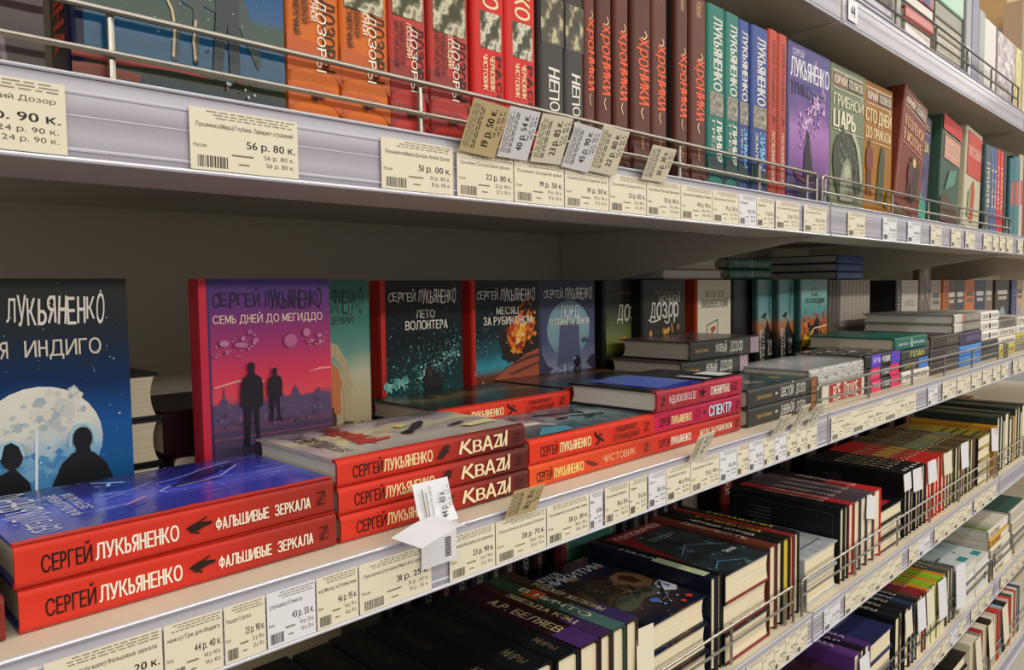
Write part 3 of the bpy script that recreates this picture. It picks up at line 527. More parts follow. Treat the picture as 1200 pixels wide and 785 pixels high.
let = B(.025, spn=RSP, cov=NEB, bak='#1a1d20', fd=[('P', [(0, 0), (.03, 0), (.04, .1), (.028, .2), (.045, .3), (.03, .42), (.05, .5), (.03, .56), (.028, .7), (.03, 1), (0, 1)], '#c22a22')] + [('t', A1, .09, .42, .875, .925, '#e8e6e0', .004, .8), ('t', A2, .44, .92, .87, .94, '#f0eee8', .012, .8), ('t', 'ЛЕТО', .41, .64, .77, .82, '#d8d4c8', .004), ('t', 'ВОЛОНТЕРА', .28, .80, .70, .755, '#eeeade', .012),
        ('S', 520, .02, .34, 1.0, .62, .09, .011, ('#2a5a5c', '#3a7476', '#4f9090', '#24484c'), 3), ('S', 300, .40, .40, .95, .56, .05, .008, ('#9fd0cc', '#6fb0b0', '#c8e8e4', '#4f9090'), 4), ('S', 60, .1, .8, .9, .4, .3, .004, ('#d8e8e8',), 5), ('S', 120, .02, .36, .30, .40, .04, .02, ('#7ac0bc', '#8ac8c0', '#5aa09c', '#4a8f8c'), 6),
        ('P', [(.48, .36), (.50, .44), (.53, .48), (.57, .475), (.64, .42), (.72, .385), (.74, .36), (.70, .30), (.5, .30)], '#12161a'), ('P', [(.52, .40), (.545, .465), (.60, .44), (.58, .40)], '#3a2c22')])
book(let, 'black-teal nebula cover with a red spine edge, first of the pair', .527, .755, zM, 'face')
mes = B(.025, spn=RSP, cov=art(((0, '#5a3a2c'), (.36, '#6a3a2c'), (.42, '#3a9ab0'), (.5, '#275a66'), (.62, '#16262c'), (1, '#15181a')), 'v', .07, 2.6, ('#a8d8e0', .70, .76, 26), .28), bak='#1a1d20',
        fd=[('S', 160, .0, .55, .42, .56, .20, .008, ('#8ac0c8', '#4a8a94', '#2a5a64'), 10), ('P', [(.40, .56), (.37, .62), (.42, .70), (.52, .77), (.70, .80), (.90, .78), (1, .70), (1, .50), (.90, .46), (.74, .45), (.62, .43), (.52, .46), (.44, .50)], '#231a18'), ('S', 130, .42, .60, .98, .60, .16, .022, ('#241a18', '#3a241c', '#5a2c1a', '#1a1414'), 9),
            ('P', [(.56, .54), (.50, .62), (.54, .68), (.60, .73), (.74, .78), (.88, .76), (.96, .70), (.88, .62), (.80, .58), (.74, .52), (.68, .49), (.62, .49)], art(((0, '#2a1612'), (.32, '#4a1e12'), (.42, '#c0441a'), (.56, '#e8701c'), (.72, '#f8b83a'), (1, '#fce486')), 'n', .2, 4, None, .3)), ('S', 150, .56, .52, .92, .76, .14, .022, ('#d8541c', '#f0902a', '#8a2c14', '#e8701c', '#f8b040'), 8), ('S', 40, .64, .60, .78, .70, .05, .026, ('#fce486', '#f8b83a', '#f89a30'), 12), ('S', 60, .46, .48, .80, .46, .05, .022, ('#231a18', '#3a2820'), 13),
            ('P', [(.30, .34), (.5, .40), (.8, .49), (1, .52), (1, .30), (.4, .30)], '#a8543c'), ('P', [(.45, .40), (.8, .47), (1, .485), (1, .465), (.7, .43)], '#5a3028'), ('P', [(.5, .36), (1, .43), (1, .41), (.6, .35)], '#6a342a'),
            ('t', A1, .06, .38, .875, .925, '#e8e6e0', .004, .8), ('t', A2, .40, .94, .87, .94, '#f0eee8', .012, .8), ('t', 'МЕСЯЦ', .34, .68, .77, .82, '#d8d4c8', .004), ('t', 'ЗА РУБИКОНОМ', .15, .88, .70, .755, '#eeeade', .012)])
book(mes, 'dark cover with an orange fireball beside the blue-grey cover', .674, .755, zM, 'face')
lord = B(.026, spn='#3a3c56', cov=art(((0, '#5c6478'), (.3, '#8a92a6'), (.55, '#4f5878'), (1, '#2e3250')), 'v', .12, 2.4, None, .28), bak='#2a2c40',
         fd=[('E', .52, .64, .38, .21, art(((0, '#6a8a9c'), (.5, '#86a8b4'), (1, '#7498a8')), 'v', .2, 3, None, .3)), ('P', [(.28, .22), (.33, .48), (.36, .66), (.42, .69), (.64, .69), (.70, .66), (.72, .46), (.78, .22)], '#4f5776'), ('S', 90, .30, .30, .74, .34, .07, .03, ('#8a94aa', '#6a7490', '#9aa4b6', '#5a6482'), 3), ('P', [(0, .2), (0, .50), (.06, .46), (.14, .38), (.24, .36), (.1, .30), (.2, .2)], '#383450'), ('P', [(1, .30), (1, .44), (.92, .43), (.84, .38), (.92, .34)], '#40364a'),
             ('t', A1, .08, .42, .875, .925, '#e8e6e0', .004, .8), ('t', A2, .44, .94, .87, .94, '#f0eee8', .012, .8), ('t', 'ЛОРД', .36, .70, .725, .815, '#dfe6ee', .012), ('t', 'С ПЛАНЕТЫ ЗЕМЛЯ', .18, .88, .672, .718, '#f2efe4', .02), man(.66, .30, .12, .14, '#1e1c2a'), ('E', .80, .55, .05, .02, '#4a5266')])
book(lord, 'blue-grey cover with a hazy tower and a small dark figure', .805, .755, zM, 'face')
def dozc(g, a): return B(.026, spn=art(((0, '#16181a'), (1, '#1f2122')), 'u', 0, 1, None, .35), bak='#17191a', cov=g, fd=[('t', 'Сергей Лукьяненко', .30, .72, .885, .91, '#a8743a', .0)] + a)
d1 = dozc(art(((0, '#14160f'), (.38, '#1a1c14'), (.45, '#7a7c34'), (.54, '#76804a'), (.64, '#566040'), (.78, '#2a2e28'), (1, '#222522')), 'v', .04, 4, ('#c89a4a', .66, .74, 6), .3), [('t', 'Дозор', .28, .98, .68, .80, '#c6c4b4', .006, .5), ('E', .42, .5, .05, .05, '#b8863a')])
book(d1, 'olive-black fantasy cover cut off by the next book', .960, .757, zM, 'face')
d2 = dozc(art(((0, '#141414'), (.2, '#2c2620'), (.4, '#33302c'), (.7, '#302f2d'), (1, '#282826')), 'v', .08, 3, None, .3), [('t', 'Ночной', .38, .88, .81, .87, '#b8b5ac', .006, .5), ('t', 'Дозор', .18, .86, .69, .81, '#d9d6cc', .012, .4), ('L', [(.14, .675), (.2, .655), (.3, .66), (.42, .68)], .02, '#d9d6cc'), ('L', [(.58, .70), (.62, .66), (.56, .635), (.50, .66)], .02, '#d9d6cc'), ('S', 40, .44, .57, .60, .57, .04, .022, ('#c88a34', '#e0b050', '#8a5a24'), 3), ('E', .18, .56, .035, .025, '#c8944a'), ('E', .82, .60, .035, .025, '#a8743a'), ('L', [(.66, .64), (.68, .56)], .02, '#d8b06a')])
book(d2, 'charcoal cover with curly white title and small amber lights', 1.035, .735, zM, 'face', name='book')
wh = B(.028, W=.129, spn=art(((0, '#a83a1c'), (1, '#98341a')), 'u', 0, 1, None, .35), cov=art(((0, '#e2dcc8'), (1, '#d8d0ba')), 'v', .05, 2, None, .4), pg=PGW, fd=[('t', 'ЯКОВ ЗОЯ', .26, .80, .84, .90, '#8a857a', .01), ('t', 'ВИШНЕВСКИЙ', .16, .90, .745, .82, '#7a756a', .02), ('L', [(.31, .44), (.31, .58), (.61, .63), (.61, .45), (.45, .49), (.31, .44)], .015, '#2a2826'), ('P', [(.40, .55), (.46, .50), (.56, .55), (.52, .575)], '#b84a3a')])
book(wh, 'ivory cover with grey lettering and a rust-red spine', 1.234, .755, zM, 'face')
blk = lambda c, tc: B(.046, .13, FH, spn=c, sd=[('t', 'ТЁМНАЯ БАШНЯ', .55, .92, .4, .6, tc, 0)])
book(blk('#17181a', '#8a4a34'), 'black thick spine right of the ivory cover, first', 1.368, .752, zM)
book(blk('#141416', '#7a3f30'), 'black thick spine second from the ivory cover', 1.4145, .753, zM)
TEAL = lambda s: art(((0, '#1c1f20'), (.38, '#2a2a2a'), (.46, '#b86a3a'), (.55, '#b07a58'), (.62, '#7aa6a6'), (.8, '#5a9096'), (1, '#6a8e8c')), 'v', .05, 3.2, None, .28, (1, 1), s)
def bes(s): return B(.012, .135, FH, spn=art(((0, '#3f5e5e'), (.38, '#33585a'), (.45, '#8a5a40'), (.56, '#4a3a30'), (.66, '#1c1e1f'), (1, '#18191a')), 'u', .03, 3, None, .3), cov=TEAL(s), fd=[('P', [(.02, 0), (.06, .30), (.18, .46), (.30, .53), (.34, .60), (.40, .53), (.52, .44), (.66, .34), (.78, .28), (.8, 0)], '#1c1d1e'), ('P', [(.12, .62), (.24, .665), (.34, .665), (.28, .635), (.28, .59), (.22, .62)], '#1a1a1c')]
    + [('t', ch, .10, .24, .47-.042*k, .505-.042*k, '#d0ccc4', .02) for k, ch in enumerate('БЕССМЕРТ')] + [('t', ch, .34, .46, .36-.042*k, .395-.042*k, '#b8b4ac', .02) for k, ch in enumerate('ШЛЕМ')] + [('L', [(.40, .94), (.42, .85), (.38, .74), (.41, .62)], .02, '#24423f')])
book(bes(1), 'teal sky cover with a black peak, left one of two alike', 1.436, .737, zM, 'face', group='teal covers with black peak')
book(bes(2), 'teal sky cover with a black peak, right one of two alike', 1.502, .7235, zM, 'face', group='teal covers with black peak')
bl3 = B(.012, .14, FH, spn='#2f5a5c', cov=art(((0, '#202020'), (.32, '#2a2422'), (.44, '#c8783a'), (.56, '#b86a48'), (.64, '#4aa0a6'), (.82, '#7ab0aa'), (1, '#6a9490')), 'v', .06, 3, None, .28), fd=[('t', 'ПЁТР', .4, .62, .88, .91, '#24423f', 0), ('t', 'ЭНН', .40, .64, .82, .86, '#24423f', .01), ('t', 'ВОСХОЖДЕНИЕ', .2, .9, .75, .80, '#24423f', .01), ('S', 90, .1, .5, .95, .6, .10, .03, ('#d86a34', '#c8502c', '#e88a44', '#8a3a28', '#2a2428'), 7), star(.5, .46, .5, .22, '#2a2428', 3), man(.62, .36, .16, .26, '#2a1c1e'), ('L', [(.0, .26), (.5, .48), (.98, .50)], .02, '#f0e0b0'), ('L', [(.1, .14), (.5, .48)], .02, '#f6d84a'), ('P', [(.0, .30), (.16, .42), (.34, .40), (.2, .30)], '#e8b828')])
book(bl3, 'turquoise cover with an orange burst, right of the twin teal covers', 1.576, .710, zM, 'face')
for k in range(3):
    book(B(.0215, .13, FH, spn=art(((0, '#55504a'), (.7, '#6a645a'), (.8, '#b8863a'), (1, '#8a7a66')), 'u', .02, 3, None, .35), pg=PGG), 'brown-grey thin spine, %s of three right of the orange burst' % ['first', 'second', 'third'][k], 1.834+.0217*k, .755, zM, group='brown-grey thin spines')
for k in range(8):
    book(B(.0242, .13, FH, spn=art(((0, '#b8aea2'), (.55, '#a89e92'), (.58, '#4a4540'), (.68, '#8a8278'), (.72, '#c8beb0'), (1, '#bdb2a4')), 'u', .012, 3, None, .4), pg=PGG), 'pale beige spine, %s of eight in a row on the middle shelf' % ['first', 'second', 'third', 'fourth', 'fifth', 'sixth', 'seventh', 'eighth'][k], 1.900+.0244*k, .752, zM, group='pale beige spines in a row')
# books lying on top of the standing row
top = zM+FH+.0006
gr = lambda: lab_sp(.0215, '#1f6454', 'ПРЕСТУПЛЕНИЕ  НАКАЗАНИЕ', '#b8c8bc', H=.180, a=(.12, .92), b=(.4, .58), more=[('P', [(.5, .2), (.53, .5), (.5, .8), (.54, .8), (.55, .5), (.54, .2)], '#b8c8bc')], pg=PGG)
book(gr(), 'dark green book lying on the black spines, lower one', 1.366, .760, top, 'flat')
book(gr(), 'dark green book lying on the black spines, upper one', 1.356, .756, top+.0218, 'flat')
for k in range(3):
    book(B(.0205, .20, .165, spn='#3f64a8', cov='#2c4276', pg=PGW, sd=[('t', 'НОМЕР', .1, .4, .4, .6, '#7a90bc', 0), ('t', 'ЮГ', .65, .85, .4, .6, '#7a90bc', 0)]), '%s blue-spined book lying on the pale beige spines' % ['lowest', 'middle', 'topmost'][k], 1.890+.003*(k % 2), .757, top+.0207*k, 'flat', group='blue-spined books lying on the row')
book(B(.020, .13, .2, spn='#7a1a24', cov='#6a1a22', pg=PGW), 'dark red book with white page end lying under the shelf bracket', 1.145, .764, top, 'fore', rz=-1)
book(B(.020, .13, .19, spn='#8a8680', cov='#c9c5bd', pg=PGW), 'pale book lying on the dark red one beneath the bracket', 1.146, .768, top+.0202, 'fore')
# dark stack behind the gap at left
bke = B(.0405, .155, .21, spn='#141418', cov='#15151a', pg=PGC)
for k in range(3):
    book(bke, '%s black book with cream page end in the gap at left' % ['lowest', 'middle', 'topmost'][k], .095, .700+.002*k, zM+.0003+.0408*k, 'end', group='black books in the gap at left')
mar = B(.042, .13, .21, spn='#2a1018', cov='#26141c', pg=PGC)
book(mar, 'lower maroon-black book with cream page end beside the purple cover', .262, .715, zM+.0003, 'end', group='maroon-black books in the gap')
book(mar, 'upper maroon-black book beside the purple cover, spine to the front', .255, .712, zM+.0426, 'flat', group='maroon-black books in the gap')
# third bay standing books
W3 = [(2.300, .05, 'stand', '#17161a', '#c8c4bc', 'OUTER FORM', 'black spine with white capitals leaning beside the white cover, far bay'),
      (2.362, .145, 'face', '#d8cfc4', None, None, 'white cover with a red vine drawing, far bay'),
      (2.520, .105, 'face', '#7a6a62', None, None, 'tall brown-grey patterned cover, far bay'), (2.632, .105, 'face', '#b8aea0', None, None, 'beige cover with grey lettering, far bay'),
      (2.742, .062, 'stand', '#c8702a', '#2a2420', 'ПЕСОК', 'orange and black spine, far bay'), (2.806, .095, 'face', '#6a5048', None, None, 'brown cover with a red shape, far bay'),
      (2.903, .100, 'face', '#3f5058', None, None, 'slate blue cover, far bay'), (3.006, .128, 'face', '#d87a3a', None, None, 'bright orange cover, far bay'),
      (3.138, .135, 'face', '#34486a', None, None, 'dark blue cover with pale corner, far bay'), (3.277, .108, 'face', '#8a7a70', None, None, 'mottled brown cover, far bay'),
      (3.430, .22, 'face', '#4a4640', None, None, 'dark cover with grey lines and an ochre figure, far bay'), (3.664, .10, 'stand', '#2e3266', '#8a90c8', 'ЗВЁЗДЫ', 'navy spine at the far right end'), (3.770, .135, 'face', '#d8b890', None, None, 'peach cover cut by the right frame edge')]
for x, w, o, c, tc, t, lb in W3:
    if o == 'stand': book(B(w, .13, .205, spn=c, pg=PGW, sd=[('t', t, .1, .75, .3, .7, tc, .01)]), lb, x, .755, zM, 'stand', ry=-0)
    else:
        f = []
        if 'vine' in lb: f = [('t', 'AMADO', .2, .8, .62, .72, '#8a8478', 0)] + [star(.5, .48-.1*k, .5, .22, '#b02a4a', k) for k in range(4)]
        elif 'tall' not in lb: f = [('R', .15, .85, .72, .80, '#d8d0c4' if c < '#a' else '#6a645c'), ('R', .2, .8, .62, .68, '#cfc4b4' if c < '#a' else '#77706a'), ('E', .5, .28, .22, .2, ('#c8483c', '#c8b48a', '#2a2826', '#9ab4c0')[len(lb) % 4])]
        book(B(.02, w, .245 if 'tall' in lb else .205, cov=art(((0, c), (.5, c), (1, c)), 'v', .1, 3, ('#c8beb0' if 'tall' in lb else c, .5, .7, 5), .35), spn=c, fd=f), lb, x, .760, zM, 'face')

# ------------------------------------------------------------------ upper shelf
zT = SZ['T']+.0007; yT = .480; H2 = .215
plum = B(.04, .135, .215, spn='#3a2a30', cov=art(((0, '#3a3230'), (.3, '#4a3c3c'), (.5, '#6a3a42'), (.7, '#5a2f3a'), (1, '#3a2a3a')), 'v', .12, 3, ('#8a7a80', .62, .70, 5), .25, (2, .6)), fd=[('E', .80, .05, .04, .03, '#b8a890'), ('E', .80, .05, .025, .018, '#4a3c3c'), ('L', [(.5, .5), (.85, .42)], .02, '#8a7a80')])
book(plum, 'plum-brown cover at the far left of the upper shelf', -.0165, yT+.004, zT, 'face')
wolf = B(.043, .131, .215, spn=art(((0, '#141c48'), (1, '#101636')), 'u', 0, 1, None, .3), bak='#141c40',
         cov=art(((0, '#3c4856'), (.035, '#2a3c48'), (.055, '#2c3428'), (.085, '#30382c'), (.10, '#1f4a66'), (.13, '#1d5478'), (.185, '#1a5078'), (.205, '#2a4238'), (.26, '#304a3a'), (.285, '#165080'), (.5, '#195888'), (1, '#246a9c')), 'v', .012, 2.6, ('#b8ccd8', .735, .77, 24), .22, (.8, 1.6)),
         sd=[('t', 'ДИНА', .62, .90, .25, .75, '#e04a34', .03)],
         fd=[('P', [(0, .085), (.2, .082), (.42, .10), (.62, .072), (.42, .078), (.2, .068), (0, .07)], '#8a3a38'), ('P', [(.0, .055), (.12, .06), (.28, .05), (.28, .03), (.0, .025)], '#7a4030'), ('P', [(.55, .02), (.75, .03), (.95, .015), (.75, .01)], '#7a4438'),
             ('P', [(0.360, 0.406), (0.380, 0.469), (0.440, 0.484), (0.620, 0.422), (0.720, 0.391), (0.800, 0.313), (0.840, 0.219), (0.870, 0.157), (0.850, 0.126), (0.800, 0.188), (0.740, 0.266), (0.660, 0.266), (0.580, 0.282), (0.555, 0.188), (0.545, 0.110), (0.520, 0.110), (0.525, 0.172), (0.530, 0.266), (0.470, 0.282), (0.465, 0.188), (0.450, 0.110), (0.420, 0.110), (0.435, 0.204), (0.420, 0.297), (0.380, 0.344)], '#4a5654'), ('L', [(0.380, 0.313), (0.430, 0.250), (0.440, 0.204), (0.428, 0.118)], .012, '#c8b490'), ('L', [(0.540, 0.235), (0.525, 0.172), (0.532, 0.118)], .012, '#c8b490'),
             ('P', [(0.585, 0.391), (0.600, 0.516), (0.660, 0.547), (0.760, 0.547), (0.820, 0.484), (0.800, 0.391), (0.765, 0.406), (0.755, 0.282), (0.750, 0.094), (0.700, 0.087), (0.695, 0.250), (0.660, 0.087), (0.615, 0.094), (0.640, 0.282), (0.630, 0.375), (0.600, 0.328)], '#3c4448'), ('P', [(0.650, 0.360), (0.660, 0.516), (0.750, 0.516), (0.750, 0.360)], '#5a6c78'), ('S', 24, .4, .10, .9, .05, .05, .008, ('#c8d4dc', '#1c2a30', '#7a4a3c'), 8), ('S', 14, .05, .22, .95, .28, .05, .006, ('#d8e4ec',), 9)])
book(wolf, 'blue cover with a wolf and a walking person, navy spine', .1305, yT, zT, 'face')
def dozor(c, c2, tx, big, tc, pic, T, c3='#f2dcae', cw='#f6f0dc'):
    s = [('P', [(.72, 0), (.735, .12), (.74, .3), (.745, .5), (.76, .7), (.78, .85), (.80, 1), (.87, 1), (.84, .85), (.825, .6), (.83, .3), (.85, .0)], c2),
         ('P', [(.88, 0), (.885, .25), (.88, .6), (.89, .8), (.91, 1), (.97, 1), (.94, .8), (.925, .5), (.94, .2), (.97, 0)], c2)]
    if pic: s.append(('R', pic[0], pic[1], .08, .88, art(((0, '#2a2a20'), (.42, '#4a4c30'), (.58, '#d8d2b8'), (.75, '#6a5a34'), (1, '#b08a4a')), 'n', .2, 2.2, None, .3)))
    s += [('t', big, .60, .83, .64, .88, tc, .02, .3), ('t', big, .605, .835, .54, .70, cw, .0, .6)]
    for k, (t, cc) in enumerate(tx): s.append(('t', t, .595, .595+.0135*len(t), .12+.15*k, .23+.15*k, cc, .02))
    s.append(('P', [(.90, .40), (.91, .50), (.905, .58), (.925, .66), (.92, .55), (.935, .48), (.925, .42)], '#3a2018'))
    return B(T, .13, H2, spn=c, cov=c, bak=c, pg=PG, sd=s)
OR = art(((0, '#cc6a2c'), (1, '#d26e28')), 'u', 0, 1, None, .42); RD = art(((0, '#b6443a'), (1, '#bb3f3a')), 'u', 0, 1, None, .42)
T3 = [('СУМЕРЕЧНЫЙ', '#3a2418'), ('ДНЕВНОЙ', '#3a2418'), ('НОЧНОЙ', '#f6f0dc')]
T4 = [('ШЕСТОЙ ДОЗОР', '#2a1814'), ('НОВЫЙ ДОЗОР', '#4a2c24'), ('ПОСЛЕДНИЙ', '#f2dcc0')]
G4 = 'thick omnibus spines on the upper shelf'
book(dozor(OR, '#c05c2a', T3, 'ДОЗОРЫ', '#3a1f14', (.40, .545), .0425), 'orange thick spine beside the blue wolf cover', .2635, yT, zT, group=G4)
book(dozor(OR, '#c05c2a', T3, 'ДОЗОРЫ', '#3a1f14', (.47, .60), .0425), 'orange thick spine next to the dull red ones', .3063, yT, zT, group=G4)
book(dozor(RD, '#8f302c', T4, 'ДОЗОРЫ', '#24120e', (.40, .575), .0365), 'dull red thick spine right of the orange pair', .3494, yT, zT, group=G4)
book(dozor(RD, '#8f302c', T4, 'ДОЗОРЫ', '#24120e', (.42, .59), .0425), 'dull red thick spine beside the bright red pair', .3885, yT, zT, group=G4)
def cher(T): return B(T, .13, H2, spn=art(((0, '#d82a26'), (1, '#cc2a28')), 'u', 0, 1, None, .4), pg=PG, sd=[('R', .455, .60, .22, .86, art(((0, '#2c2c22'), (.42, '#4a4c38'), (.58, '#e2dcc8'), (.75, '#5a5a3c'), (1, '#a88a5a')), 'n', .2, 2.2, None, .3)), ('t', 'ЛУКЬЯНЕНКО', .0, .44, .30, .78, '#f2dcae', .03), ('t', 'ЧЕРНОВИК', .625, .765, .50, .64, '#f2dcae', .03), ('t', 'ЧИСТОВИК', .625, .765, .28, .42, '#f2dcae', .03), ('t', 'РАССВЕТ', .62, .97, .70, .86, '#3a1a14', .02, .3), ('P', [(.82, 0), (.83, .3), (.85, .6), (.89, 1), (.99, 1), (.95, .6), (.94, .3), (.95, 0)], '#b0201e')])
book(cher(.0378), 'bright red thick spine, left of its pair', .4352, yT, zT, group=G4)
book(cher(.0395), 'bright red thick spine, right of its pair beside the grey ones', .4734, yT, zT, group=G4)
def nepo(T): return B(T, .13, H2, spn=art(((0, '#3a3734'), (1, '#4a4845')), 'u', 0, 1, None, .42), pg=PG, sd=[('R', .30, .50, .04, .96, art(((0, '#24221f'), (.5, '#5a564a'), (.68, '#c8c29a'), (1, '#3a302c')), 'n', .2, 2.6, ('#b86a74', .66, .72, 6), .3)), ('t', 'НЕПОСЕДА', .60, .985, .34, .72, '#e6e2da', .02, .5)])
book(nepo(.0340), 'dark grey thick spine, left of its pair', .5180, yT, zT, group=G4)
book(nepo(.0285), 'dark grey thick spine, right of its pair beside the brown row', .5525, yT, zT, group=G4)
BR = lambda c: art(((0, c), (1, '#5c3229')), 'u', 0, 1, None, .42)
def kvas(T, cc): return B(T, .13, H2, spn=BR(cc), pg=PG, sd=[('t', 'Кваѕи', .02, .10, .35, .7, '#d8a878', 0), ('t', 'Хроники', .33, .66, .34, .80, '#e85a2c', .02, .6), ('L', [(.29, .62), (.31, .74), (.33, .60), (.325, .42)], .05, '#f2c89a'), ('L', [(.665, .50), (.69, .40), (.72, .52)], .05, '#f2c89a'), ('t', 'Семигорье', .78, .95, .40, .62, '#c88a60', 0), ('P', [(.86, 0), (.87, .3), (.89, .7), (.92, 1), (.985, 1), (.95, .6), (.96, .2), (.99, 0)], '#542a22')])
for k, (xa, xb) in enumerate(((.5815, .5995), (.603, .628), (.633, .658), (.661, .6955), (.698, .728), (.746, .772), (.774, .808))):
    book(kvas(xb-xa-.001, ('#6a3a2e', '#5a3026')[k % 2]), 'brown spine with orange script, %s of seven on upper shelf' % ['first', 'second', 'third', 'fourth', 'fifth', 'sixth', 'seventh'][k], xa, yT+.001*(k % 3), zT, group='brown spines with orange script')
def serie(T, c, c2, t1, t2, H=.216): return B(T, .13, H, spn=c, cov=c, pg=PG, sd=[('t', 'ЛУКЬЯНЕНКО', .06, .46, .34, .82, '#e8e6dc', .03), ('R', .47, .60, .12, .90, art(((0, '#2a2a2c'), (.5, '#8a8478'), (1, '#d8d2c4')), 'n', .2, 5, None, .3)), ('t', t1, .62, .85, .50, .82, c2, .03), ('t', t2, .63, .80, .22, .40, '#d8d8d0', .01), ('P', [(.82, 0), (.83, .4), (.86, .8), (.90, 1), (.97, 1), (.93, .7), (.93, .3), (.96, 0)], '#1f3a3a')])
GT = art(((0, '#1f7a6c'), (1, '#1d6e66')), 'u', 0, 1, None, .38); GB = art(((0, '#39509a'), (1, '#33477e')), 'u', 0, 1, None, .38)
book(serie(.040, GT, '#e8e6dc', 'ЛИНИЯ', 'ГРЁЗ'), 'teal spine next to the brown row, left of its pair', .810, yT, zT)
book(serie(.034, GT, '#e8e6dc', 'ЛИНИЯ', 'ГРЁЗ'), 'teal spine beside the blue pair', .8515, yT, zT)
book(serie(.0285, GB, '#7fb8e8', 'ЗИМЫ', 'СПЕКТР'), 'blue spine right of the teal pair, thinner one', .887, yT+.002, zT)
book(serie(.046, GB, '#7fb8e8', 'ЗИМЫ', 'ЗЕМЛЯ'), 'blue spine beside the two coral ones, thicker one', .917, yT, zT)
COR = art(((0, '#c24430'), (1, '#963626')), 'u', 0, 1, None, .38)
for k in range(2):
    book(B(.0265, .13, .222, spn=COR, pg=PG, sd=[('t', 'СЕРГЕЙ ЛУКЬЯНЕНКО', .06, .46, .36, .70, '#3a1a14' if k else '#2a1410', .01), ('P', [(.50, .3), (.53, .6), (.56, .4), (.54, .7), (.52, .75)], '#2a1410'), ('t', 'ПОСЛЕДНИЙ ДОЗОР', .60, .90, .36, .66, '#f2dcc8', .01)]), 'coral narrow spine, %s of two beside the violet cover' % ('left', 'right')[k], .966+.028*k, yT+.001, zT)
trix = B(.03, .142, .222, spn='#3c3470', bak='#2a2450', cov=art(((0, '#2c2440'), (.12, '#4a3c6c'), (.30, '#8a5aa0'), (.48, '#a878b8'), (.60, '#6a4c90'), (.78, '#51468c'), (1, '#4a468a')), 'v', .12, 2.4, ('#e6b0d8', .60, .72, 4), .25, (1.4, .9)),
         fd=[('t', 'СЕРГЕЙ', .10, .36, .925, .965, '#d8d4e6', .01), ('t', 'ЛУКЬЯНЕНКО', .06, .97, .79, .91, '#ece8f4', .03), ('t', 'ТРИКС', .06, .52, .68, .76, '#2a1c48', .02), ('R', .56, .85, .72, .735, '#4a3c70'), ('R', .56, .8, .69, .70, '#4a3c70'), ('S', 160, .25, .42, .85, .70, .10, .022, ('#b48cc8', '#9a78c0', '#c49ad0', '#7e64ac'), 4), ('S', 90, .38, .50, .70, .68, .05, .016, ('#d8b0da', '#e8c4e4'), 5), ('P', [(.36, .16), (.38, .34), (.42, .44), (.45, .48), (.485, .44), (.52, .34), (.58, .22), (.68, .17), (.60, .155)], '#1c1628'), ('P', [(.1, .22), (.2, .15), (.4, .13), (.62, .13), (.6, .15), (.4, .155), (.22, .18)], '#6a3450')])
book(trix, 'violet cover with a cloaked figure under pink clouds, by the joint', 1.0285, yT+.004, zT, 'face')
def polk(c, w, tt, body, T=.03, c2='#7a3a30', tc='#ece2c4', rough=.35): return B(T, w, .222, spn=c, bak=c, cov=art(((0, c), (.5, c), (1, c)), 'v', .1, 3, None, rough), fd=[('R', .06, .94, .955, .96, tc), ('R', .06, .47, .86, .94, c2), ('t', 'ЮРИЙ', .09, .45, .87, .93, tc, .02), ('R', .49, .94, .86, .94, '#33342c'), ('t', 'ПОЛЯКОВ', .51, .92, .87, .93, tc, .02), ('R', .06, .94, .835, .84, tc)] + tt + body)
book(polk('#727d5d', .135, [('t', 'ГРИБНОЙ', .06, .94, .72, .80, '#d8d8b8', .02), ('t', 'ЦАРЬ', .06, .70, .57, .69, '#ece6cc', .04), ('R', .06, .94, .55, .555, '#d8d8b8')],
          [('P', [(.04, .34), (.08, .44), (.18, .51), (.34, .55), (.52, .55), (.70, .51), (.82, .44), (.90, .34), (.92, .22), (.88, .14), (.78, .12), (.70, .16), (.60, .10), (.40, .06), (.22, .08), (.10, .18)], '#3d4034'), ('S', 90, .2, .46, .8, .36, .10, .03, ('#565a4a', '#6f735e', '#2f3228'), 3), ('P', [(.24, .06), (.26, .22), (.34, .33), (.46, .37), (.56, .33), (.62, .20), (.64, .06)], '#8f937c'), ('E', .45, .27, .09, .05, '#b0b49a'), ('S', 40, .34, .12, .56, .18, .08, .03, ('#5a5e4c', '#a4a88e'), 5), ('P', [(.56, .55), (.66, .565), (.82, .46), (.90, .30), (.90, .20), (.85, .20), (.80, .36), (.70, .48)], '#b4b79c'), man(.70, .06, .14, .24, '#4a4c42')]), 'sage green cover with a huge mushroom, just past the joint', 1.180, yT+.006, zT, 'face')
book(polk('#a06a14', .128, [('t', 'СТО ДНЕЙ', .02, .94, .70, .80, '#f0dca8', .03), ('t', 'ДО ПРИКАЗА', .02, .94, .58, .66, '#f0dca8', .02), ('R', .06, .94, .55, .555, '#f0dca8')],
          [('P', [(.42, .12), (.50, .40), (.58, .54), (.70, .53), (.72, .44), (.66, .14), (.60, .08)], '#464c2c'), man(.16, .14, .24, .44, '#7a3420'), ('P', [(.70, .08), (.82, .22), (.90, .20), (.84, .06)], '#5a5030')]), 'ochre yellow cover with a green coat and a boy', 1.322, yT+.008, zT, 'face')
book(polk('#7c3a2a', .130, [('t', 'КОЗЛЕНОК', .08, .92, .68, .77, '#e6b08a', .02), ('t', 'В МОЛОКЕ', .08, .86, .56, .65, '#e6b08a', .02), ('R', .06, .94, .53, .535, '#e6b08a')],
          [('P', [(.50, .12), (.48, .34), (.56, .48), (.72, .50), (.86, .40), (.80, .20), (.70, .10)], '#3f2620'), man(.48, .08, .22, .40, '#57302a'), ('E', .6, .44, .07, .04, '#d8b878')], T=.034), 'rust-brown cover tilted to the right among the far novels', 1.452, yT+.002, zT, 'face', ry=13)
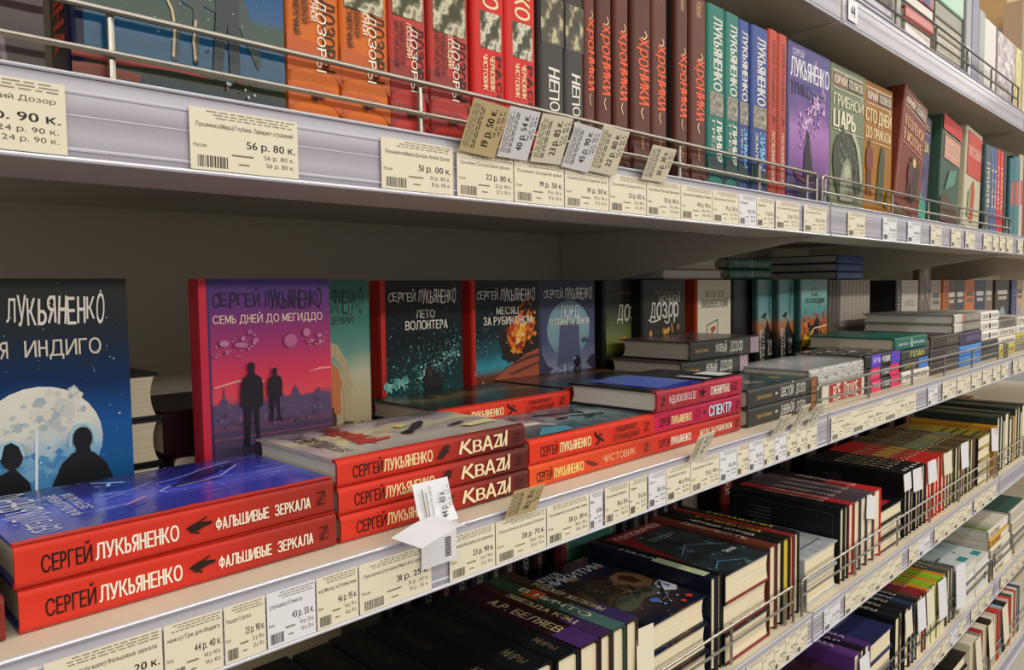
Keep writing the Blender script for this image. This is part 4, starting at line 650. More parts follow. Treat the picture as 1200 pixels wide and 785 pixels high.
book(polk('#6a6486', .128, [('t', 'ГЕЙША', .1, .9, .66, .76, '#d8d890', .02)], [('P', [(.05, .05), (.1, .26), (.5, .32), (.9, .20), (.95, .04)], '#4aa08a'), ('E', .6, .46, .2, .1, '#4a466a'), ('E', .3, .26, .16, .06, '#d8d24a')]), 'mauve cover with a green wave, tilted behind the rust-brown one', 1.590, yT+.03, zT, 'face', ry=9)
book(polk('#3f5a4c', .13, [('R', .1, .96, .60, .82, '#d89a84'), ('t', 'НЕБО ПАДШИХ', .14, .9, .64, .78, '#e8c4b4', .02)], [('R', .0, 1, .86, 1, '#c8302c'), ('P', [(.0, 0), (.0, .22), (.3, .28), (.6, .20), (1, .14), (1, 0)], '#5a4034'), ('P', [(.2, .3), (.4, .5), (.8, .56), (.7, .4)], '#5a8a7c')], T=.05, c2='#c8302c'), 'green cover with a red top band, red spine edge', 1.742, yT+.012, zT, 'face', ry=6)
book(polk('#c9c4a8', .125, [('R', .05, .95, .52, .96, '#c8483c'), ('t', 'ГИПСОВЫЙ', .1, .9, .72, .82, '#f0c8b8', .02)], [('P', [(.30, .06), (.34, .40), (.5, .50), (.6, .38), (.52, .05)], '#b8542c'), ('P', [(.15, .1), (.2, .36), (.34, .4), (.3, .1)], '#9aa08c')]), 'cream cover with a coral block, right of the green cover', 1.905, yT+.008, zT, 'face', ry=5)
XT = 2.046
for k, (w, c, t, lb) in enumerate(((.055, '#3f5660', 'ПУШКИН', 'slate spine right of the cream cover'), (.026, '#5a6c9a', 'ТОМ', 'first glossy blue spine near the upper right edge'), (.026, '#52649a', 'ТОМ', 'second glossy blue spine near the upper right edge'), (.03, '#c82a2c', 'РОМАН', 'red spine past the blue ones'), (.036, '#d2322e', 'ПОВЕСТЬ', 'second red spine past the blue ones'), (.03, '#241c20', '', 'black spine before the second joint'))):
    book(B(w-.001, .13, .205, spn=art(((0, c), (.5, c), (1, c)), 'u', .05, 4, ('#d8d8e0', .62, .70, 9), .22), pg=PG, sd=[('t', t, .2, .7, .3, .7, '#e8dcc0', .02)] if t else None), lb, XT, yT, zT); XT += w
XT = 2.285
for k in range(9):
    w = (.045, .06, .04, .05, .07)[k % 5]; c = ('#2f6a74', '#3a7a84', '#c8bca8', '#7a2a30', '#3a4a6a', '#b8a48a')[k % 6]
    book(B(w-.001, .13, .20+.01*(k % 3), spn=c, sd=[('R', .3, .6, .2, .8, '#c8584a')]), '%s spine of the upper row past the second joint, %s' % (['teal', 'teal', 'beige', 'maroon', 'slate', 'tan'][k % 6], ['first', 'second', 'third', 'fourth', 'fifth', 'sixth', 'seventh', 'eighth', 'ninth'][k]), XT, yT, zT); XT += w

# ------------------------------------------------------------------ third shelf down: spine-up rows and flat stacks
ORDW = 'first second third fourth fifth sixth seventh eighth ninth tenth eleventh twelfth thirteenth fourteenth fifteenth sixteenth seventeenth eighteenth nineteenth twentieth'.split()
def orn(k): return ORDW[k] if k < 20 else 'twenty-'+ORDW[k-20]
def up(T, c, t='', tc='#c8b478', W=.13, pg=PGC, bits=(), soft=False, cov=None, H=.206): return B(T, W, H, spn=c, cov=cov or c, bak=cov or c, pg=pg, soft=soft, sd=list(bits)+([('t', t, .25, .80, .3, .72, tc, .01)] if t else []))
zN = SZ['N']+.0007; yN = .5005
x = .285
dark = [(.043, '#0f1014'), (.044, '#101216'), (.045, '#0f1114'), (.044, '#111318'), (.046, '#0e1013'), (.049, '#10141a'), (.036, '#12161c')]
for k, (w, c) in enumerate(dark):
    book(dict(up(w-.001, c), sd=[('t', 'ЛЕГЕНДЫ', .12, .46, .38, .60, '#3a3220', 0, .7), ('t', 'МИРЫ', .76, .92, .36, .62, '#6a6248', 0, .7)]), 'black gilt-lettered book standing spine up, %s from the left, third shelf' % orn(k), x, yN+.004*(k % 2), zN, 'up', group='black gilt-lettered books spine up'); x += w
for w, c, t, tc, lb, bits in ((.034, '#2c1720', 'А.Р. БЕЛЯЕВ', '#cfc090', 'maroon and purple spine up with cream capitals, third shelf', [('R', .80, 1, 0, 1, '#4a2f6a')]), (.022, '#3a1d1c', 'ЗВЕЗДА КЭЦ', '#d8cc9a', 'narrow dark red spine up beside the maroon one', [('R', .7, 1, 0, 1, '#3f2a58')]), (.025, '#2f4a34', 'В НИЧТО', '#d8d8c0', 'green spine up with a grey-teal end, third shelf', [('R', .60, 1, 0, 1, '#4a6a68'), ('R', .3, .42, 0, 1, '#b04a24')]), (.024, '#3c3022', 'РОДЖЕР ЖЕЛЯЗНЫ', '#cfc4a0', 'brown spine up with a violet end, beside the warrior cover', [('R', .72, 1, 0, 1, '#3c2c5c')])):
    book(up(w-.001, c, t, tc, bits=bits), lb, x, yN, zN, 'up'); x += w
WAR = art(((0, '#141a30'), (.3, '#4a3a2c'), (.5, '#6a5240'), (.65, '#2a2620'), (.8, '#1a2448'), (1, '#12141c')), 'v', .16, 2.6, ('#b8905c', .60, .70, 4), .2)
war = B(.0358, .126, .206, cov=WAR, spn='#1a1c30', pg=PGC, fd=[('t', 'ЖУКОВ', .05, .4, .88, .95, '#c8ccd4', 0), ('t', 'НИКИТИН', .05, .9, .78, .87, '#d0d4da', .01), ('P', [(.08, .26), (.16, .34), (.34, .38), (.52, .36), (.70, .42), (.80, .36), (.84, .30), (.70, .22), (.50, .26), (.30, .20), (.12, .20)], '#4f5546'), ('P', [(.10, .40), (.18, .58), (.34, .66), (.52, .62), (.62, .56), (.56, .50), (.60, .44), (.44, .40), (.26, .44), (.16, .38)], '#3a342c'), ('P', [(.58, .52), (.66, .62), (.86, .64), (.98, .52), (.94, .38), (.80, .34), (.66, .42)], '#8f6a4c'), ('P', [(.70, .56), (.80, .60), (.88, .52), (.84, .42), (.74, .44)], '#4a2c1c'), ('P', [(.78, .24), (.86, .34), (1, .36), (1, .22), (.9, .18)], '#d8dde4'), ('S', 60, .2, .5, .7, .4, .14, .03, ('#2a2620', '#5a4a38', '#3a3c34', '#77604a'), 4), ('S', 50, .5, .12, .95, .28, .06, .018, ('#c8d8f0', '#5a7ad0', '#20305a', '#e8eef6', '#14141c'), 5), ('L', [(.52, .08), (.95, .34)], .025, '#1c1e26'), ('E', .85, .07, .04, .022, '#c83a2c'), ('E', .7, .05, .03, .018, '#c83a2c'), ('E', .5, .18, .06, .03, '#4a6ac0')])
for k in range(3): book(war, '%s book of the stack with the dark warrior cover, third shelf' % ['lowest', 'middle', 'topmost'][k], .7255, .500+.002*k, zN+.036*k, 'end', group='warrior-cover stack')
book(up(.016, '#15182c', 'ЛАЗАРУС', '#a8b0c8', bits=[('R', .55, .95, 0, 1, art(((0, '#3a5a8a'), (.5, '#c8d0a0'), (1, '#8a8a4a')), 'n', .1, 5, None, .25))]), 'navy spine up with a pale pattern, between the two tall stacks', .8555, yN, zN, 'up')
book(up(.0105, '#101114'), 'thin black spine up left of the red-edged stack', .8735, yN, zN, 'up')
GOL = art(((0, '#14161a'), (.4, '#1c2226'), (.6, '#2c3a42'), (.8, '#20262a'), (1, '#1a1c1e')), 'n', .2, 3, ('#5a7c8c', .60, .68, 5), .16, (1, 1.4), 3, .6)
gol = B(.0415, .130, .206, cov=GOL, spn='#15161a', bak='#7a1c1e', pg=PGC, fd=[('P', [(0, .62), (0, 1), (1, 1), (1, .86), (.3, .86), (.16, .6), (.06, .3), (.0, .2)], '#7a1c20'), ('t', 'ГОЛОВАЧЁВ', .12, .95, .895, .96, '#d8c8b4', .01), ('L', [(.35, .75), (.8, .72)], .01, '#c8ccd0'), ('L', [(.35, .71), (.7, .69)], .01, '#b8bcc0'), ('t', 'Зона', .62, .82, .20, .25, '#dfe2e6', .01), ('L', [(.2, .4), (.5, .5), (.9, .30)], .015, '#6a90a4'), ('L', [(.1, .1), (.3, .16), (.6, .04)], .012, '#5a9ac4')])
for k in range(3): book(gol, '%s thick book of the red-edged stack with glossy black cover' % ['lowest', 'middle', 'topmost'][k], .887, .498+.003*(k % 2), zN+.0417*k, 'end', group='red-edged glossy stack')
x = 1.019
for w, c, t, tc, lb, bits, pg in ((.024, '#6a3424', 'ДОБЛЕСТЬ', '#e0ccb0', 'red-brown spine up right of the glossy stack', (), PGC), (.02, '#15151a', 'ЧЁРНЫЙ ОТРЯД', '#e8e4da', 'black spine up with white capitals, right of glossy stack', (), PGC), (.024, '#1c1a18', 'ГЛЕБОВ', '#d8a83a', 'black spine up with a yellow front edge', (), pages('#d8c43a')), (.014, '#8a2c24', '', '', 'narrow red spine up beside the yellow-edged one', (), PGC), (.018, '#191b1f', 'ПУШКИН', '#cfd23a', 'black spine up with yellow letters by the joint', (), PGC)):
    book(up(w-.001, c, t, tc, bits=bits, pg=pg), lb, x, yN, zN, 'up'); x += w
SILV = art(((0, '#8a9096'), (.5, '#b4babe'), (1, '#7a8288')), 'n', .15, 4, ('#d8dcde', .58, .66, 7), .22)
slv = B(.039, .128, .2, cov=SILV, spn='#c4c6c8', pg=PGC, fd=[('t', 'ЭНН', .3, .7, .3, .42, '#a8282c', .02), ('R', .2, .8, .5, .52, '#5a6268'), ('R', .1, .9, .12, .135, '#5a6268')])
for k in range(2): book(slv, '%s thick silver-covered book past the joint, third shelf' % ['lower', 'upper'][k], 1.140, .502, zN+.0392*k, 'end')
CASTLE = [('L', [(.34+.05*j, .34), (.34+.05*j, .52+.05*(j % 3))], .012, '#8a8e92') for j in range(6)] + [('L', [(.62+.05*j, .60), (.62+.05*j, .76+.04*(j % 3))], .012, '#5a6066') for j in range(5)]
x = 1.2745
row = [(.021, '#14171c', 'black cover with a thin tower drawing, spine up past the joint', 1), (.017, '#14161a', 'black spine up behind the tower drawing', 0), (.024, '#b02a2c', 'red spine up with small white letters, third shelf', 0), (.03, '#4a4048', 'grey-violet spine up, first after the red one', 0), (.03, '#4e444e', 'grey-violet spine up, second after the red one', 0), (.034, '#5a5058', 'grey-violet spine up beside the second red one', 0), (.036, '#c82c2c', 'red spine up with a black back half, third shelf', 2)]
for w, c, lb, kk in row:
    s = up(w-.001, c, '' if kk == 1 else 'ПРИЗРАЧНЫЙ ГОРОД', '#e0d4cc', bits=[('R', 0, .55, 0, 1, '#1a1416')] if kk == 2 else ())
    if kk == 1: s['bd'] = CASTLE + [('L', [(.12, .06), (.48, .06), (.48, .94), (.12, .94), (.12, .06)], .006, '#4a4e54'), ('L', [(.55, .06), (.92, .06), (.92, .94), (.55, .94), (.55, .06)], .006, '#4a4e54')]
    book(s, lb, x, yN, zN, 'up'); x += w
bst = B(.027, .125, .206, cov='#15181e', spn='#101216', pg=PGC, fd=[('R', .3, .7, .06, .14, '#b02a34'), ('L', [(.1, .3), (.9, .3)], .01, '#5a6066')])
for k in range(3): book(bst, '%s black flat book in the low stack before the framed cover' % ['lowest', 'middle', 'topmost'][k], 1.470, .503, zN+.0272*k, 'end', group='low black stack, third shelf')
x = 1.600
fr = up(.018, '#14171d', ''); fr['bd'] = [('L', [(.10, .40), (.42, .40), (.42, .80), (.10, .80), (.10, .40)], .02, '#a89c80'), ('R', .13, .39, .44, .76, '#141c2a')] + CASTLE[6:]
row = [('#14171d', .019, 'black cover with a golden picture frame, spine up', fr)] + [('#17181c', .022, 'black spine up, %s beside the framed cover' % orn(k), None) for k in range(5)] + [('#c02a28', .026, 'bright red spine up, %s of five on the third shelf' % orn(k), None) for k in range(5)]
row += [(('#5a4a2c', '#4a3a24', '#6a5a30', '#3f4430', '#5c3020')[k % 5], .0265, 'olive-brown spine up, %s of ten on the third shelf' % orn(k), None) for k in range(10)]
for c, w, lb, s in row:
    bits = [('R', .45, .62, .1, .9, '#d8b83a')] if 'red' in lb else ([('R', .55, .75, 0, 1, ('#8a8f6a', '#b8a83a', '#7a8a70')[len(lb) % 3])] if 'olive' in lb else [('R', .92, .96, .3, .7, '#d8d8d8')])
    book(s or up(w-.0012, c, 'ХРОНИКИ', '#d8c8a0', bits=bits), lb, x, yN+random.uniform(0, .004), zN, 'up', group='spine-up row past the joint, third shelf'); x += w
yst = B(.030, .13, .206, cov=art(((0, '#5a5a28'), (.5, '#c8b83a'), (1, '#7a4a24')), 'v', .2, 3, None, .3), spn='#2a2a26', pg=PGC, fd=[('R', .1, .9, .1+.12*k, .13+.12*k, '#2a2a20') for k in range(4)])
for k in range(4): book(yst, '%s flat book of the yellow-covered stack, third shelf' % ['lowest', 'second', 'third', 'topmost'][k], 2.136, .502, zN+.0302*k, 'end', group='yellow-covered stack')
x = 2.290
for k in range(12):
    c = ('#c88a2c', '#2c3a34', '#3a4a42', '#d8d4c4', '#2a3430', '#40504a')[k % 6]; w = (.026, .034, .03, .02, .05, .04)[k % 6]
    book(up(w-.001, c, 'ПЛАМЯ И ЛЁД', '#c8b48a', W=.15 if k % 6 in (1, 2, 4) else .13), '%s spine up, %s in the far third-shelf row' % ({'#c88a2c': 'amber', '#2c3a34': 'dark green', '#3a4a42': 'grey-green', '#d8d4c4': 'cream', '#2a3430': 'black-green', '#40504a': 'dull green'}[c], orn(k)), x, yN, zN, 'up'); x += w
redc = B(.038, .16, .22, cov='#9a8672', spn='#8a2a2c', pg=PGW, sd=[('t', 'АРХИВ', .2, .7, .3, .7, '#d8c8b0', .01)])
for k in range(3): book(redc, '%s wide book with dark red spine lying behind the far row' % ['lowest', 'middle', 'topmost'][k], 2.75+.01*k, .72, zN+.0383*k, 'flat', group='wide dark red spines')
# back row of the third shelf, in the shade
x = .55
for k in range(22):
    w = .026+.006*(k % 3); c = ('#1a1c22', '#2a1820', '#15161a', '#3a1a1e', '#1c2024', '#24262c')[k % 6]
    if k == 9: x += .0
    book(B(w-.001, .10, .19, spn=c, pg=PGG, sd=[('t', 'ТОМ СОБРАНИЯ', .35, .75, .35, .65, '#8a8680', .01)]), '%s dark spine from the left in the shaded back row' % orn(k), x, .80, zN, 'stand', group='shaded back row, third shelf'); x += w
olt = B(.022, .13, .18, cov=art(((0, '#2a3a34'), (.4, '#3a6a58'), (.72, '#2a4a42'), (.76, '#6a2a2c'), (1, '#74302e')), 'v', .02, 3, None, .35), spn='#6a2a2c', fd=[('t', 'ОЛТЭРНЭТИВ', .1, .9, .80, .88, '#c8b49a', .01), ('L', [(.08, .08), (.92, .08), (.92, .74), (.08, .74), (.08, .08)], .012, '#9a8a5a'), ('E', .5, .3, .2, .12, '#20302c')])
book(olt, 'maroon and green cover standing under the middle shelf, in shade', .855, .755, zN, 'face')
for k in range(10):
    c = ('#a8a29a', '#8a2a30', '#4a4e5c', '#77716a')[k % 4]
    book(B(.05, .12, .19, spn=c, pg=PGG, sd=[('t', 'СКАЗКИ', .3, .7, .3, .7, '#d8d0c4', .01)]), '%s spine in the shaded back row past the joint, %s' % (('grey', 'dark red', 'slate', 'brown-grey')[k % 4], orn(k)), 1.30+.145*k, .82, zN, 'stand', group='shaded back row past the joint')

# ------------------------------------------------------------------ fourth shelf down
zO = SZ['O']+.0007; yO = .498
pur = B(.034, .14, .206, cov=art(((0, '#241a22'), (.5, '#3a2430'), (.7, '#5a3a3c'), (1, '#1c1a20')), 'n', .2, 3, None, .3), spn='#2a1a24', pg=PGC, fd=[('t', 'ПОЛИГОН', .1, .9, .72, .84, '#c8b8bc', .01)])
for q, xx in enumerate((.965, 1.19)):
    for k in range(3): book(pur, '%s flat book of the dark plum stack %s the joint, fourth shelf' % (['lowest', 'middle', 'topmost'][k], ('before', 'after')[q]), xx, yO+.003*k, zO+.0343*k, 'end', group='dark plum stacks')
x = 1.340
for w, c, t, lb in ((.028, '#5a3478', 'АНАФЕМА', 'violet spine up, left one, fourth shelf'), (.022, '#17151c', 'КОШМАР', 'black spine up between the violet ones'), (.026, '#4c2f6a', 'АНАФЕМА', 'violet spine up, right one beside the navy stack')):
    book(up(w-.001, c, t, '#cfc4dc'), lb, x, yO, zO, 'up'); x += w
nav = B(.040, .118, .206, cov=art(((0, '#232852'), (.5, '#2c3266'), (1, '#1a1d34')), 'v', .1, 2, None, .35), spn='#1d2148', pg=PGC, fd=[('t', 'ДЮНА', .2, .8, .45, .52, '#8a90b4', 0), ('t', 'МЕССИЯ', .2, .8, .36, .43, '#8a90b4', 0), ('E', .2, .86, .12, .06, '#8a3a34')])
for k in range(3): book(nav, '%s navy thick book of the stack on the fourth shelf' % ['lowest', 'middle', 'topmost'][k], 1.420, yO+.002, zO+.0402*k, 'end', group='navy stack')
x = 1.548
row = [('#15171c', .030)]*3 + [('#2a3a5c', .022), ('#1c1e28', .022), ('#5a3a30', .02), ('#8a2430', .02), ('#8a2a2c', .022)] + [('#d8862c', .016), ('#8fb02c', .020), ('#94b82e', .020), ('#d8862c', .016), ('#8fb02c', .020), ('#9cc030', .020), ('#d8862c', .016), ('#3a4a3c', .024), ('#6a6458', .024), ('#4a5658', .024)]
cn = {'#15171c': 'black', '#2a3a5c': 'blue', '#1c1e28': 'ink blue', '#5a3a30': 'brown', '#8a2430': 'wine red', '#8a2a2c': 'dark red', '#d8862c': 'orange', '#8fb02c': 'lime green', '#94b82e': 'lime green', '#9cc030': 'lime green', '#3a4a3c': 'moss', '#6a6458': 'grey-brown', '#4a5658': 'slate'}
for k, (c, w) in enumerate(row):
    book(up(w-.0012, c, 'ДРУГИЕ МИРЫ', '#e0dcc8' if w > .021 else '#3a3418', soft=w < .021), '%s spine standing up, %s after the navy stack, fourth shelf' % (cn[c], orn(k)), x, yO+random.uniform(0, .005), zO, 'up', group='spine-up row after the navy stack'); x += w
wst = B(.020, .13, .2, cov=art(((0, '#d8d8d4'), (.4, '#b8ccd0'), (.6, '#7a9aa4'), (1, '#c86a5a')), 'v', .2, 3, None, .3), spn='#dcdad2', soft=True, pg=PGW, fd=[('R', .6, .9, .06, .16, '#2a8a8a'), ('R', .1, .5, .3, .33, '#5a6268')])
for q in range(2):
    for k in range(5-q): book(wst, '%s white paperback of the %s pale stack, fourth shelf' % (['lowest', 'second', 'third', 'fourth', 'topmost'][k], ('left', 'right')[q]), 1.99+.137*q, yO+.003*(k % 2), zO+.0202*k, 'end', group='white paperback stacks')
x = 2.30
for k in range(5):
    s = B(.024, .14, .205, cov=art(((0, '#e2ddd0'), (.5, '#d8d2c0'), (1, '#5a7a3a')), 'v', .1, 3, None, .35), spn='#c8962c' if k == 3 else '#d8d0bc', pg=PGW, sd=[('t', 'ВЕСТНИК', .1, .5, .3, .7, '#6a4a1c', .01), ('R', .55, .95, .2, .8, '#ece8dc')])
    book(s, '%s flat book of the cream and ochre pile, fourth shelf far right' % ['lowest', 'second', 'third', 'fourth', 'topmost'][k], 2.30, yO+.003*k, zO+.0242*k, 'flat', group='cream and ochre pile')
for k in range(4):
    book(B(.03, .15, .2, cov=('#d8d2c4', '#c84a3a', '#3a6a5c', '#2c5a54')[k], spn='#c8c0b0', pg=PGW), '%s flat book of the pale pile before the frame edge, fourth shelf' % ['lowest', 'second', 'third', 'topmost'][k], 2.54, yO+.004*k, zO+.0302*k, 'flat', group='pale pile at the frame edge')
# ------------------------------------------------------------------ lowest shelf in view
zP = SZ['P']+.0007; yP = .498
yel = B(.030, .13, .206, cov='#1c1b18', spn='#15140f', pg=PGC, fd=[('t', 'ЗОНА', .1, .6, .55, .68, '#d8d02a', .03), ('t', 'СТАЛКЕР', .1, .9, .35, .48, '#d8d02a', .03), ('t', 'ЛЕС', .1, .7, .15, .28, '#d8d02a', .03)])
for q in range(2):
    for k in range(4): book(yel, '%s black book with yellow capitals, %s pile of lowest shelf' % (['lowest', 'second', 'third', 'topmost'][k], ('left', 'right')[q]), 1.83+.135*q, yP+.003*k, zP+.0302*k, 'end', group='black books with yellow capitals')
x = 2.102
row = ['#e0d8c0', '#d8cfb8', '#e4dcc8', '#8a8478', '#b02a2c', '#e0d8c8', '#d8d0bc', '#2a2420', '#3a2c2c', '#e0d8c4', '#c8c0ac', '#b83a34', '#c84a40', '#9ab4c8', '#2a2a2e', '#33302f', '#c8bca8', '#d8362c', '#2a5a54', '#e0d8c8', '#b0483c', '#d8d0c0', '#3a4a6a', '#d8d4c8']
for k, c in enumerate(row):
    w = (.022, .026, .02)[k % 3]
    nm = {'#e': 'cream', '#d': 'ivory', '#8': 'grey', '#b': 'red', '#2': 'dark', '#3': 'charcoal', '#c': 'tan', '#9': 'pale blue'}[c[:2]]
    book(up(w-.001, c, 'КНИГА', '#5a5248', W=.14), '%s spine up, %s in the lowest shelf row' % (nm, orn(k)), x, yP+random.uniform(0, .004), zP, 'up', group='lowest shelf row'); x += w

# ------------------------------------------------------------------ top shelf, upper right corner
zU = SZ['U']+.0007; yU = .470
gbk = B(.035, .16, .06+.15, spn='#8d8f88', cov='#9a9c96', pg=PGG)
for k in range(2): book(gbk, '%s grey book lying at the near end of the top shelf' % ('lower', 'upper')[k], .90, yU, zU+.0352*k, 'flat')
flo = B(.012, .15, .21, cov='#d2ccd6', spn='#c4bcd0', soft=True, pg=PGW)
for k in range(3): book(flo, 'thin lilac-white booklet, %s of three lying on the top shelf' % ['lowest', 'middle', 'topmost'][k], 1.175, yU, zU+.0122*k, 'flat', group='thin booklets on the top shelf')
book(B(.045, .16, .23, spn='#8f918a', cov='#9a9c96', pg=PGG), 'grey thick volume standing beside the lilac-white booklets', 1.402, yU+.004, zU)
rw = [(.022, .15, '#c23a3a', '#e8dcd4', 'red and white booklet lying lowest on the top shelf pile', 0), (.026, .15, '#e6deda', '#c83a3a', 'white book with a red cover, second on the top shelf pile', 3), (.022, .15, '#c8605c', '#b84a48', 'coral-spined book third on the top shelf pile', -1), (.024, .15, '#d8cfc4', '#9a948a', 'cream-spined book fourth on the top shelf pile', 0), (.036, .16, '#8a3038', '#3a3f7a', 'dark red and blue book topping the top shelf pile', 1), (.022, .16, '#d8c88a', '#e0d49a', 'pale yellow book on the dark red and blue one', -1)]
z = zU
for q, (T, h_, sp_, c, lb, rz_) in enumerate(rw):
    bits = [('R', .15, .5, 0, 1, '#3a3f7a'), ('R', .62, .85, .1, .9, '#3a3f7a')] if q == 4 else None
    book(B(T, .16, h_, spn=sp_, cov=c, pg=PGW, sd=bits), lb, 1.468, yU+.004, z, 'flat', rz=rz_*.5); z += T+.0003
st = [(.028, '#b8b4a4'), (.034, '#c8c4b4'), (.030, '#a8a494'), (.032, '#8f8d7e')]
z = zU
for k, (T, c) in enumerate(st):
    book(B(T, .17, .175, spn=art(((0, c), (1, c)), 'u', .05, 4, ('#77745f', .58, .64, 16), .35), cov='#8a887a', pg=PG), '%s beige-grey album of the pile beside the lilac binder' % ['lowest', 'second', 'third', 'topmost'][k], 1.640, yU+.006, z, 'flat'); z += T+.0003
book(B(.048, .17, .182, spn=art(((0, '#9fc4b0'), (1, '#a8cdb8')), 'u', .05, 2, None, .3), cov='#a4c8b4', pg=PGG), 'mint green thick book topping the beige-grey albums', 1.638, yU+.004, z, 'flat')
for k, (w, c, lb) in enumerate(((.042, '#8f8f94', 'grey binder standing beside the album pile'), (.055, '#6d6888', 'lilac-grey binder standing beside the grey one'), (.050, '#8c9494', 'blue-grey binder standing third after the album pile'))):
    book(B(w-.001, .18, (.20, .20, .175)[k], spn=c, cov=c, pg=PGW, sd=[('R', .62, .95, .2, .95, '#dcd8dc'), ('P', [(.66, .3), (.74, .5), (.66, .7), (.8, .6), (.86, .45), (.78, .3)], '#2a2a2e')] if k == 0 else None), lb, 1.826+(0, .043, .099)[k], yU, zU)
whf = B(.03, .095, .17, cov=art(((0, '#d8d2ce'), (1, '#e4dedc')), 'v', .1, 3, None, .4), spn='#e0dcd6', pg=PGW)
book(whf, 'white cover standing beside the blue-grey binder, top shelf', 1.980, yU+.002, zU, 'face')
FLO = art(((0, '#a89aa0'), (.4, '#c8bcc0'), (.6, '#8a7a80'), (1, '#dcd4d4')), 'n', .2, 4, ('#f0eaea', .56, .64, 9), .35)
book(B(.004, .17, .165, cov=FLO, spn='#b8b0a8', soft=True, pg=PGW), 'floral grey-pink cover standing before the grey lidded box', 2.085, yU, zU, 'face')
book(B(.004, .06, .165, cov=art(((0, '#c8b43a'), (1, '#d8cc88')), 'v', .2, 3, ('#8a8a3a', .55, .65, 6), .35), spn='#b8a43a', soft=True, pg=PGW), 'narrow yellow-green booklet right of the floral cover', 2.262, yU, zU, 'face')
book(B(.05, .05, .30, spn='#d8ccb4', cov='#c4a68a', pg=PGW), 'tall beige volume at the right frame edge, top shelf', 2.335, yU-.004, zU)
# lidded box with a kraft carton on it
rt = empty('storage_box', Matrix.Translation((2.40, .53, EYE+SZ['U']+.0007)), 'grey lidded box standing behind the floral cover, top shelf', 'box')
GB2 = flat('#8f9298', .55)
mb = MB(); mb.prism([(0, 0), (.5, 0), (.5, .14), (0, .14)], 0, .19, GB2); mb.build('box_body', rt)
mb = MB(); mb.prism([(-.008, -.008), (.508, -.008), (.508, .148), (-.008, .148)], .1905, .255, flat('#a2a4a8', .5)); mb.build('lid', rt)
rt = empty('cardboard_carton', Matrix.Translation((2.40, .523, EYE+SZ['U']+.0007+.256)), 'large tan cardboard carton on the grey lidded box', 'carton')
CARD = art(((0, '#a88c68'), (.4, '#cfae7c'), (.7, '#b89468'), (1, '#8f7a64')), 'n', .2, 2, None, .7)
mb = MB()
for q in (((0, 0, 0), (0, .26, 0), (0, .26, .34), (0, 0, .34)), ((0, 0, 0), (.5, 0, 0), (.5, 0, .34), (0, 0, .34)), ((.5, 0, 0), (.5, .26, 0), (.5, .26, .34), (.5, 0, .34)), ((0, .26, 0), (.5, .26, 0), (.5, .26, .34), (0, .26, .34)), ((0, 0, 0), (.5, 0, 0), (.5, .26, 0), (0, .26, 0)), ((0, 0, .34), (.5, 0, .34), (.5, .26, .34), (0, .26, .34))):
    mb.face(q, CARD, [(0, 0), (1, 0), (1, 1), (0, 1)])
mb.build('carton_body', rt)
mb = MB(); mb.box(.22, .27, -.0006, .2606, .3402, .3408, flat('#c8a878', .4)); mb.build('tape', rt)

# ------------------------------------------------------------------ price tags in the rails
def price_deco(price, title, seed, small=True):
    rr = random.Random(seed); d = []
    for k in range(3):
        a = .12+.2*rr.random()
        while a < .92:
            w = rr.uniform(.03, .10); d.append(('R', a, min(a+w, .97), .945-.048*k, .966-.048*k, '#8f8977')); a += w+.018
    n = len(title)
    t1 = title
    d.append(('t', t1, .05, min(.95, .05+.045*max(n, 7)), .70, .775, '#2e2b26', .0))
    if price:
        d.append(('t', price, .50, .97, .42, .55, '#1c1a18', .02))
        d.append(('t', price, .66, .96, .27, .35, '#4a463e', .0)); d.append(('t', price, .68, .96, .14, .22, '#4a463e', .0))
    d += [('R', .36, .56, .27, .30, '#77725f'), ('R', .42, .52, .13, .155, '#77725f'), ('t', 'Россия', .03, .14, .37, .43, '#3a372f', 0)]
    bx = .06
    while bx < .32:
        w = rr.choice((.006, .010, .014)); d.append(('R', bx, bx+w, .05, .24, '#3a362e')); bx += w+rr.choice((.006, .010))
    return d
def rail_tag(s, x0, x1, label, price='', title='Фантастика', white=False, seed=1, ztop=-.0055, paper=None):
    w = x1-x0-.0012; h = .0375; th = .0004
    mb = MB(); m = paper or (M_WHITEP if white else M_PAPER); mb.box(0, w, 0, th, 0, h, m)
    deco(mb, price_deco(price, title, seed), lambda a, b, l: (a*w, -EPS*.5*(1+(l % 3)*.3), b*h))
    o = mb.build('price_tag'); o.location = (x0, SY[s]-.0022, EYE+SZ[s]-.0435)
    tag(o, label, 'price tag', 'price tags in the shelf rails')
PT = ['22 р. 10 к.', '31 р. 40 к.', '46 р. 05 к.', '27 р. 30 к.', '33 р. 55 к.', '37 р. 32 к.', '42 р. 20 к.']
